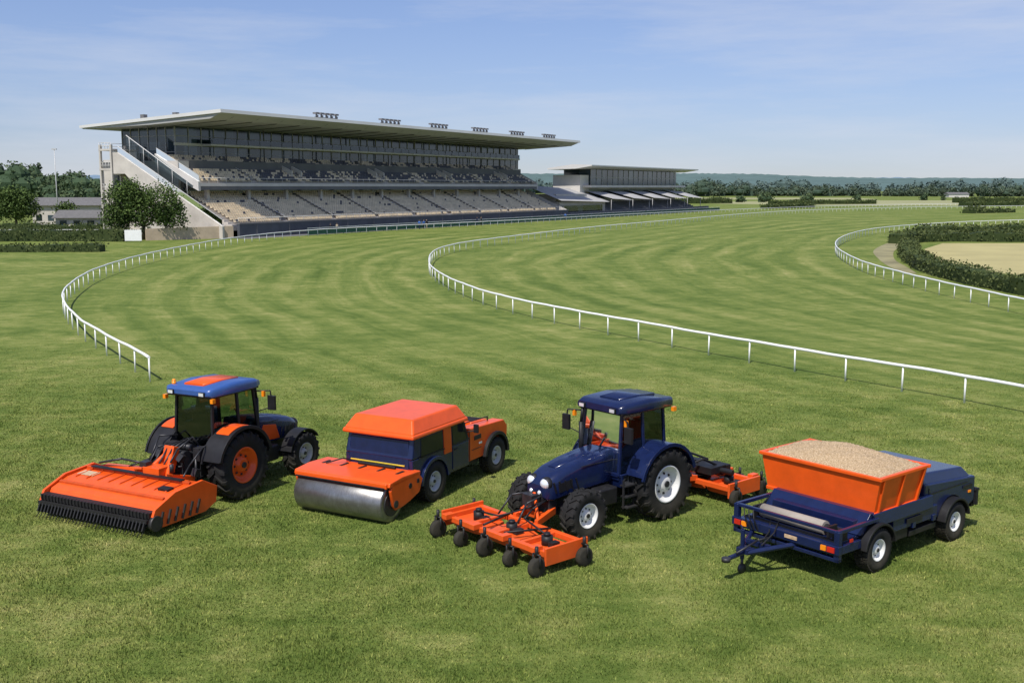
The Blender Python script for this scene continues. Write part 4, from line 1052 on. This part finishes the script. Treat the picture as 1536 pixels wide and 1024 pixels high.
    for x, b in ((-3.4, 24.5), (-3.4, 27.1), (1.8, 27.1)): q.bb(x-.18, x+.18, b-.18, b+.18, 0, 15.0)
    q.bb(-1.5, 1.99, 24.7, 26.6, 0, 13.9)
    q.done('service_tower', CONC, e)
    q = MB()
    for z in (3.9, 7.5, 11.1, 14.3):
        for zz in (.5, 1.0): q.cyl((-3.55, 24.4, z+zz), (-3.55, 27.2, z+zz), .04, 5); q.cyl((-3.55, 27.2, z+zz), (2, 27.2, z+zz), .04, 5)
        for b in np.arange(24.4, 27.3, .7): q.cyl((-3.55, b, z), (-3.55, b, z+1), .03, 5)
    q.done('tower_railings', ROOFM, e)
    q = MB()
    for z in (4.3, 7.9, 11.5): q.bb(-1.56, -1.51, 25, 26.3, z, z+2.1)
    q.done('tower_windows', BGLASS, e)
grandstand()

def small_stand():
    e = empty('small_grandstand', P0, HD)
    q = MB(); q.prism([(4, 14.1), (4, 13.8), (9, 13.1), (17.8, 12.9), (17.8, 13.3), (10, 14.3)], 143, 232, 'x'); q.done('roof', ROOFM, e)
    q = MB(); q.bb(152, 222, 8.5, 17, 8.6, 13.0); q.done('glazed_level', BGLASS, e)
    q = MB()
    for x in np.arange(152, 222.5, 4): q.bb(x-.1, x+.1, 8.38, 8.5, 8.6, 13.0)
    for z in (10.8,): q.bb(152, 222, 8.4, 8.48, z-.08, z+.08)
    q.done('mullions', SOFFIT, e)
    q = MB(); q.bb(148, 226, 6.5, 17.2, 7.9, 8.55); q.bb(151, 224, 9.5, 17, 0, 7.9); q.bb(146, 151.8, 9, 17.5, 0, 11.4); q.done('concrete_body', CONC2, e)
    q = MB(); q.bb(153, 222, 9.4, 9.48, 4.6, 7.4); q.done('lower_glass', BGLASS, e)
    q = MB(); n = 9
    for i in range(n): q.bb(150, 226, 1.0+i*.85, 9.5, .3+.38*i, .68+.38*i)
    q.done('terrace', CONCD, e)
    q = MB()
    for k in range(5):
        x = 149+k*15.8; w = 14.6
        q.add([(x, 9, 7.0), (x+w, 9, 6.6), (x+w+1.5, .8, 4.3), (x+1.5, .8, 4.8), (x+w/2, 5, 6.4)], [(0, 1, 4), (1, 2, 4), (2, 3, 4), (3, 0, 4)])
        for xx in (x+1.5, x+w): q.cyl((xx, 1.3, 0), (xx, 1.3, 4.5), .09, 6)
    q.done('canopies', SOFFIT, e)
    q = MB(); q.bb(120.1, 232, .0, .4, 0, 1.6); q.done('front_wall', WALLB, e)
    q = MB(); q.bb(121, 150, 3, 9, 0, 4.2); q.bb(123, 142, 5, 12, 4.2, 6.2); q.done('link_building', CONC, e)
    q = MB(); q.add([(119, 12, 8.5), (150, 12, 7.5), (150, 1.5, 3.9), (119, 1.5, 4.6)], [(0, 1, 2, 3)]); q.done('link_roof', SOFFIT, e)
    q = MB(); q.bb(122, 148, 2.9, 2.98, 1.2, 3.2); q.done('link_windows', BGLASS, e)
small_stand()

ap = empty('stand_apron', P0, HD)
q = MB(); q.add([(-2, -3.6, .012), (235, -3.6, .012), (235, 1, .012), (-2, 1, .012)], [(0, 1, 2, 3)]); q.done('paving', ASPH, ap, recalc=False)
gf = empty('green_fence', P0, HD)
q = MB()
for x in np.arange(12, 232, 2.4): q.bb(x-.04, x+.04, -4.0, -3.9, 0, 1.15)
q.bb(12, 232, -3.98, -3.93, .12, 1.0); q.done('panels', GREENF, gf)
q = MB(); q.bb(12, 232, -4.0, -3.9, 1.16, 1.24); q.done('top_rail', WHITE, gf)
q = MB(); q.hexa([(-55.4, 162.2, 0), (-44.1, 169.6, 0), (-44.4, 170.1, 0), (-55.7, 162.7, 0)], [(-55.4, 162.2, 1.75), (-44.1, 169.6, 1.95), (-44.4, 170.1, 1.95), (-55.7, 162.7, 1.75)])
q.done('stone_wall', SAND_WALL)
we = empty('notice_board', (-56.0, 158.3, 0), rad(8))
q = MB(); q.bb(-1.2, 1.2, -.1, .1, .15, 1.75); q.done('board', WHITE, we, .02); q = MB(); q.bb(-1.05, -.95, .1, .2, 0, 1.6); q.bb(.95, 1.05, .1, .2, 0, 1.6); q.done('posts', METALD, we)
def shed(x, y, w, d, h, rh, rot):
    e = empty('shed', (x, y, 0), rot)
    q = MB(); q.bb(-w/2, w/2, -d/2, d/2, 0, h); q.done('walls', CONC, e)
    q = MB(); q.prism([(-d/2-.6, h), (0, h+rh), (d/2+.6, h), (d/2+.6, h-.12), (0, h+rh-.12), (-d/2-.6, h-.12)], -w/2-.5, w/2+.5, 'x'); q.done('roof', SLATE, e)
    q = MB()
    for k in range(int(w//2.4)): q.bb(-w/2+.7+k*2.4, -w/2+1.9+k*2.4, -d/2-.04, -d/2-.005, .9, 2.1)
    q.done('windows', BGLASS, e)
shed(-76, 196, 12, 7, 2.6, 1.3, rad(5)); shed(-92, 235, 22, 9, 4.2, 1.6, rad(8)); shed(-72, 214, 10, 8, 3.4, 1.4, rad(0))
def light_pole(x, y, h):
    e = empty('light_pole', (x, y, 0)); q = MB(); q.cyl((0, 0, 0), (0, 0, h), .13, 8, .07); q.bb(-.5, .5, -.15, .15, h, h+.25); q.done('pole', RIMG, e)
light_pole(-93, 220, 15.5)
q = MB()
for x in np.arange(-104, -62, 2.5): q.cyl((x, 176, 0), (x, 176, 1.1), .05, 6)
q.cyl((-104, 176, 1.1), (-62, 176, 1.1), .05, 6); q.cyl((-104, 176, .6), (-62, 176, .6), .04, 6); q.done('paddock_fence', WHITE)
for (x, y, w, h) in ((355, 860, 16, 2.5),):
    e = empty('farm_building', (x, y, 0)); q = MB(); q.bb(-w/2, w/2, -5, 5, 0, h); q.done('walls', CONC2, e); q = MB(); q.prism([(-5.5, h), (0, h+1.5), (5.5, h)], -w/2-.5, w/2+.5, 'x'); q.done('roof', SLATE, e)

SKIN = pmat('skin', (.5, .3, .22), .6, var=.05)
KHAKI = pmat('khaki_cloth', (.35, .3, .22), .8, var=.1)
def person(x, y, rz, shirt, pants, step=.12, lean=0.):
    e = empty('person', (x, y, 0), rz)
    def sk(name, V, E, Rr, mat):
        me = bpy.data.meshes.new(name); me.from_pydata(V, E, []); me.materials.append(mat)
        o = bpy.data.objects.new(name, me); sc.collection.objects.link(o); o.parent = e
        m = o.modifiers.new('skin', 'SKIN'); s = o.modifiers.new('sub', 'SUBSURF'); s.levels = s.render_levels = 1
        for i, r in enumerate(Rr): me.skin_vertices[0].data[i].radius = (r, r)
        me.skin_vertices[0].data[0].use_root = True
    sk('torso_and_arms', [(0, 0, 1.0), (lean*.5, 0, 1.22), (lean, 0, 1.42), (lean, .19, 1.43), (lean+.04, .25, 1.16), (lean+.16, .23, .93), (lean, -.19, 1.43), (lean-.02, -.25, 1.16), (lean+.08, -.26, .9), (lean, 0, 1.5)],
       [(0, 1), (1, 2), (2, 3), (3, 4), (4, 5), (2, 6), (6, 7), (7, 8), (2, 9)], [.15, .14, .16, .075, .055, .04, .075, .055, .04, .06], shirt)
    sk('legs', [(0, 0, .98), (0, .1, .9), (step*.6, .1, .5), (step*.3, .1, .08), (step*.3+.16, .1, .05), (0, -.1, .9), (-step*.2, -.1, .5), (-step, -.1, .08), (-step+.16, -.1, .05)],
       [(0, 1), (1, 2), (2, 3), (3, 4), (0, 5), (5, 6), (6, 7), (7, 8)], [.14, .1, .065, .05, .045, .1, .065, .05, .045], pants)
    q = MB(); q.ball((lean+.03, 0, 1.63), .1, 12, 8, (1, .8, 1.2)); q.ball((lean+.13, 0, 1.62), .022); q.cyl((lean, 0, 1.48), (lean+.01, 0, 1.56), .05, 8)
    for s, (hx, hz) in ((1, (lean+.18, .88)), (-1, (lean+.09, .84))): q.ball((hx, s*.24, hz), .045, 8, 6, (1, .6, 1.5))
    q.done('head_and_hands', SKIN, e)
    q = MB(); q.ball((lean-.0, 0, 1.67), .105, 12, 8, (1, .88, 1.05)); q.done('hair', BARK, e)
def inst(a, b): return (P0[0]+.482*a-.876*b, P0[1]+.876*a+.482*b)
# a: along the stand, b: in front of it (on the turf side of the green fence)
for a, b, rz, sh, pa in ((44, -4.9, 1., SHIRT, NAVY), (45.3, -5.1, 2.5, SHIRT, BLACK), (46.8, -4.8, 4, BLACK, KHAKI), (66, -4.8, .5, NAVY, NAVY), (67.4, -5, 3., BLACK, BLACK), (108, -5, 1.5, SHIRT, BLACK), (20, -2.4, 2., BLACK, BLACK), (22, -2.2, 1., KHAKI, BLACK)):
    person(*inst(a, b), rz, sh, pa)

# ------------------------------------------------------------------ sky, sun, camera
SUN_EL, SUN_AZ = rad(57), rad(205)
w = bpy.data.worlds.new('World'); sc.world = w; w.use_nodes = True; nt = w.node_tree; nt.nodes.clear()
out = nt.nodes.new('ShaderNodeOutputWorld'); bg = nt.nodes.new('ShaderNodeBackground'); nt.links.new(bg.outputs[0], out.inputs[0])
sky = nt.nodes.new('ShaderNodeTexSky'); sky.sky_type = 'NISHITA'; sky.sun_disc = False; sky.sun_elevation = SUN_EL; sky.sun_rotation = SUN_AZ
sky.altitude = 50; sky.air_density = 1.2; sky.dust_density = .8; sky.ozone_density = 3.0
tc = nt.nodes.new('ShaderNodeTexCoord').outputs['Generated']
mp = nt.nodes.new('ShaderNodeMapping'); nt.links.new(tc, mp.inputs[0]); mp.inputs['Scale'].default_value = (1, 1, .95); mp.inputs['Location'].default_value = (0, 0, .035)
nt.links.new(mp.outputs[0], sky.inputs[0])
tint = mix(nt, 1., sky.outputs[0], (.80, .79, 1.0), 'MULTIPLY')
mp2 = nt.nodes.new('ShaderNodeMapping'); nt.links.new(tc, mp2.inputs[0]); mp2.inputs['Scale'].default_value = (1.6, 1.6, 13); mp2.inputs['Rotation'].default_value = (0, rad(6), 0)
n1 = noise(nt, mp2.outputs[0], 1.7, 7, .62)
cl = ramp(nt, n1, [(.42, 0.), (.78, .6)])
c = mix(nt, cl, tint, (5.3, 5.6, 6.3))
nt.links.new(c, bg.inputs[0]); bg.inputs[1].default_value = .128
sl = bpy.data.lights.new('sun', 'SUN'); sl.energy = 5.0; sl.angle = rad(.5); sl.color = (1, .955, .88)
so = bpy.data.objects.new('sun', sl); sc.collection.objects.link(so)
d = Vector((math.sin(SUN_AZ)*math.cos(SUN_EL), math.cos(SUN_AZ)*math.cos(SUN_EL), math.sin(SUN_EL)))
so.rotation_euler = d.to_track_quat('Z', 'Y').to_euler()
cam = bpy.data.cameras.new('camera'); cam.lens = 37.5; cam.sensor_width = 36; cam.clip_end = 15000; cam.clip_start = .5
co = bpy.data.objects.new('camera', cam); sc.collection.objects.link(co); co.location = (0, 0, 8); co.rotation_euler = (rad(90-8.22), 0, 0); sc.camera = co
sc.view_settings.view_transform = 'Standard'; sc.view_settings.look = 'None'; sc.view_settings.exposure = 0
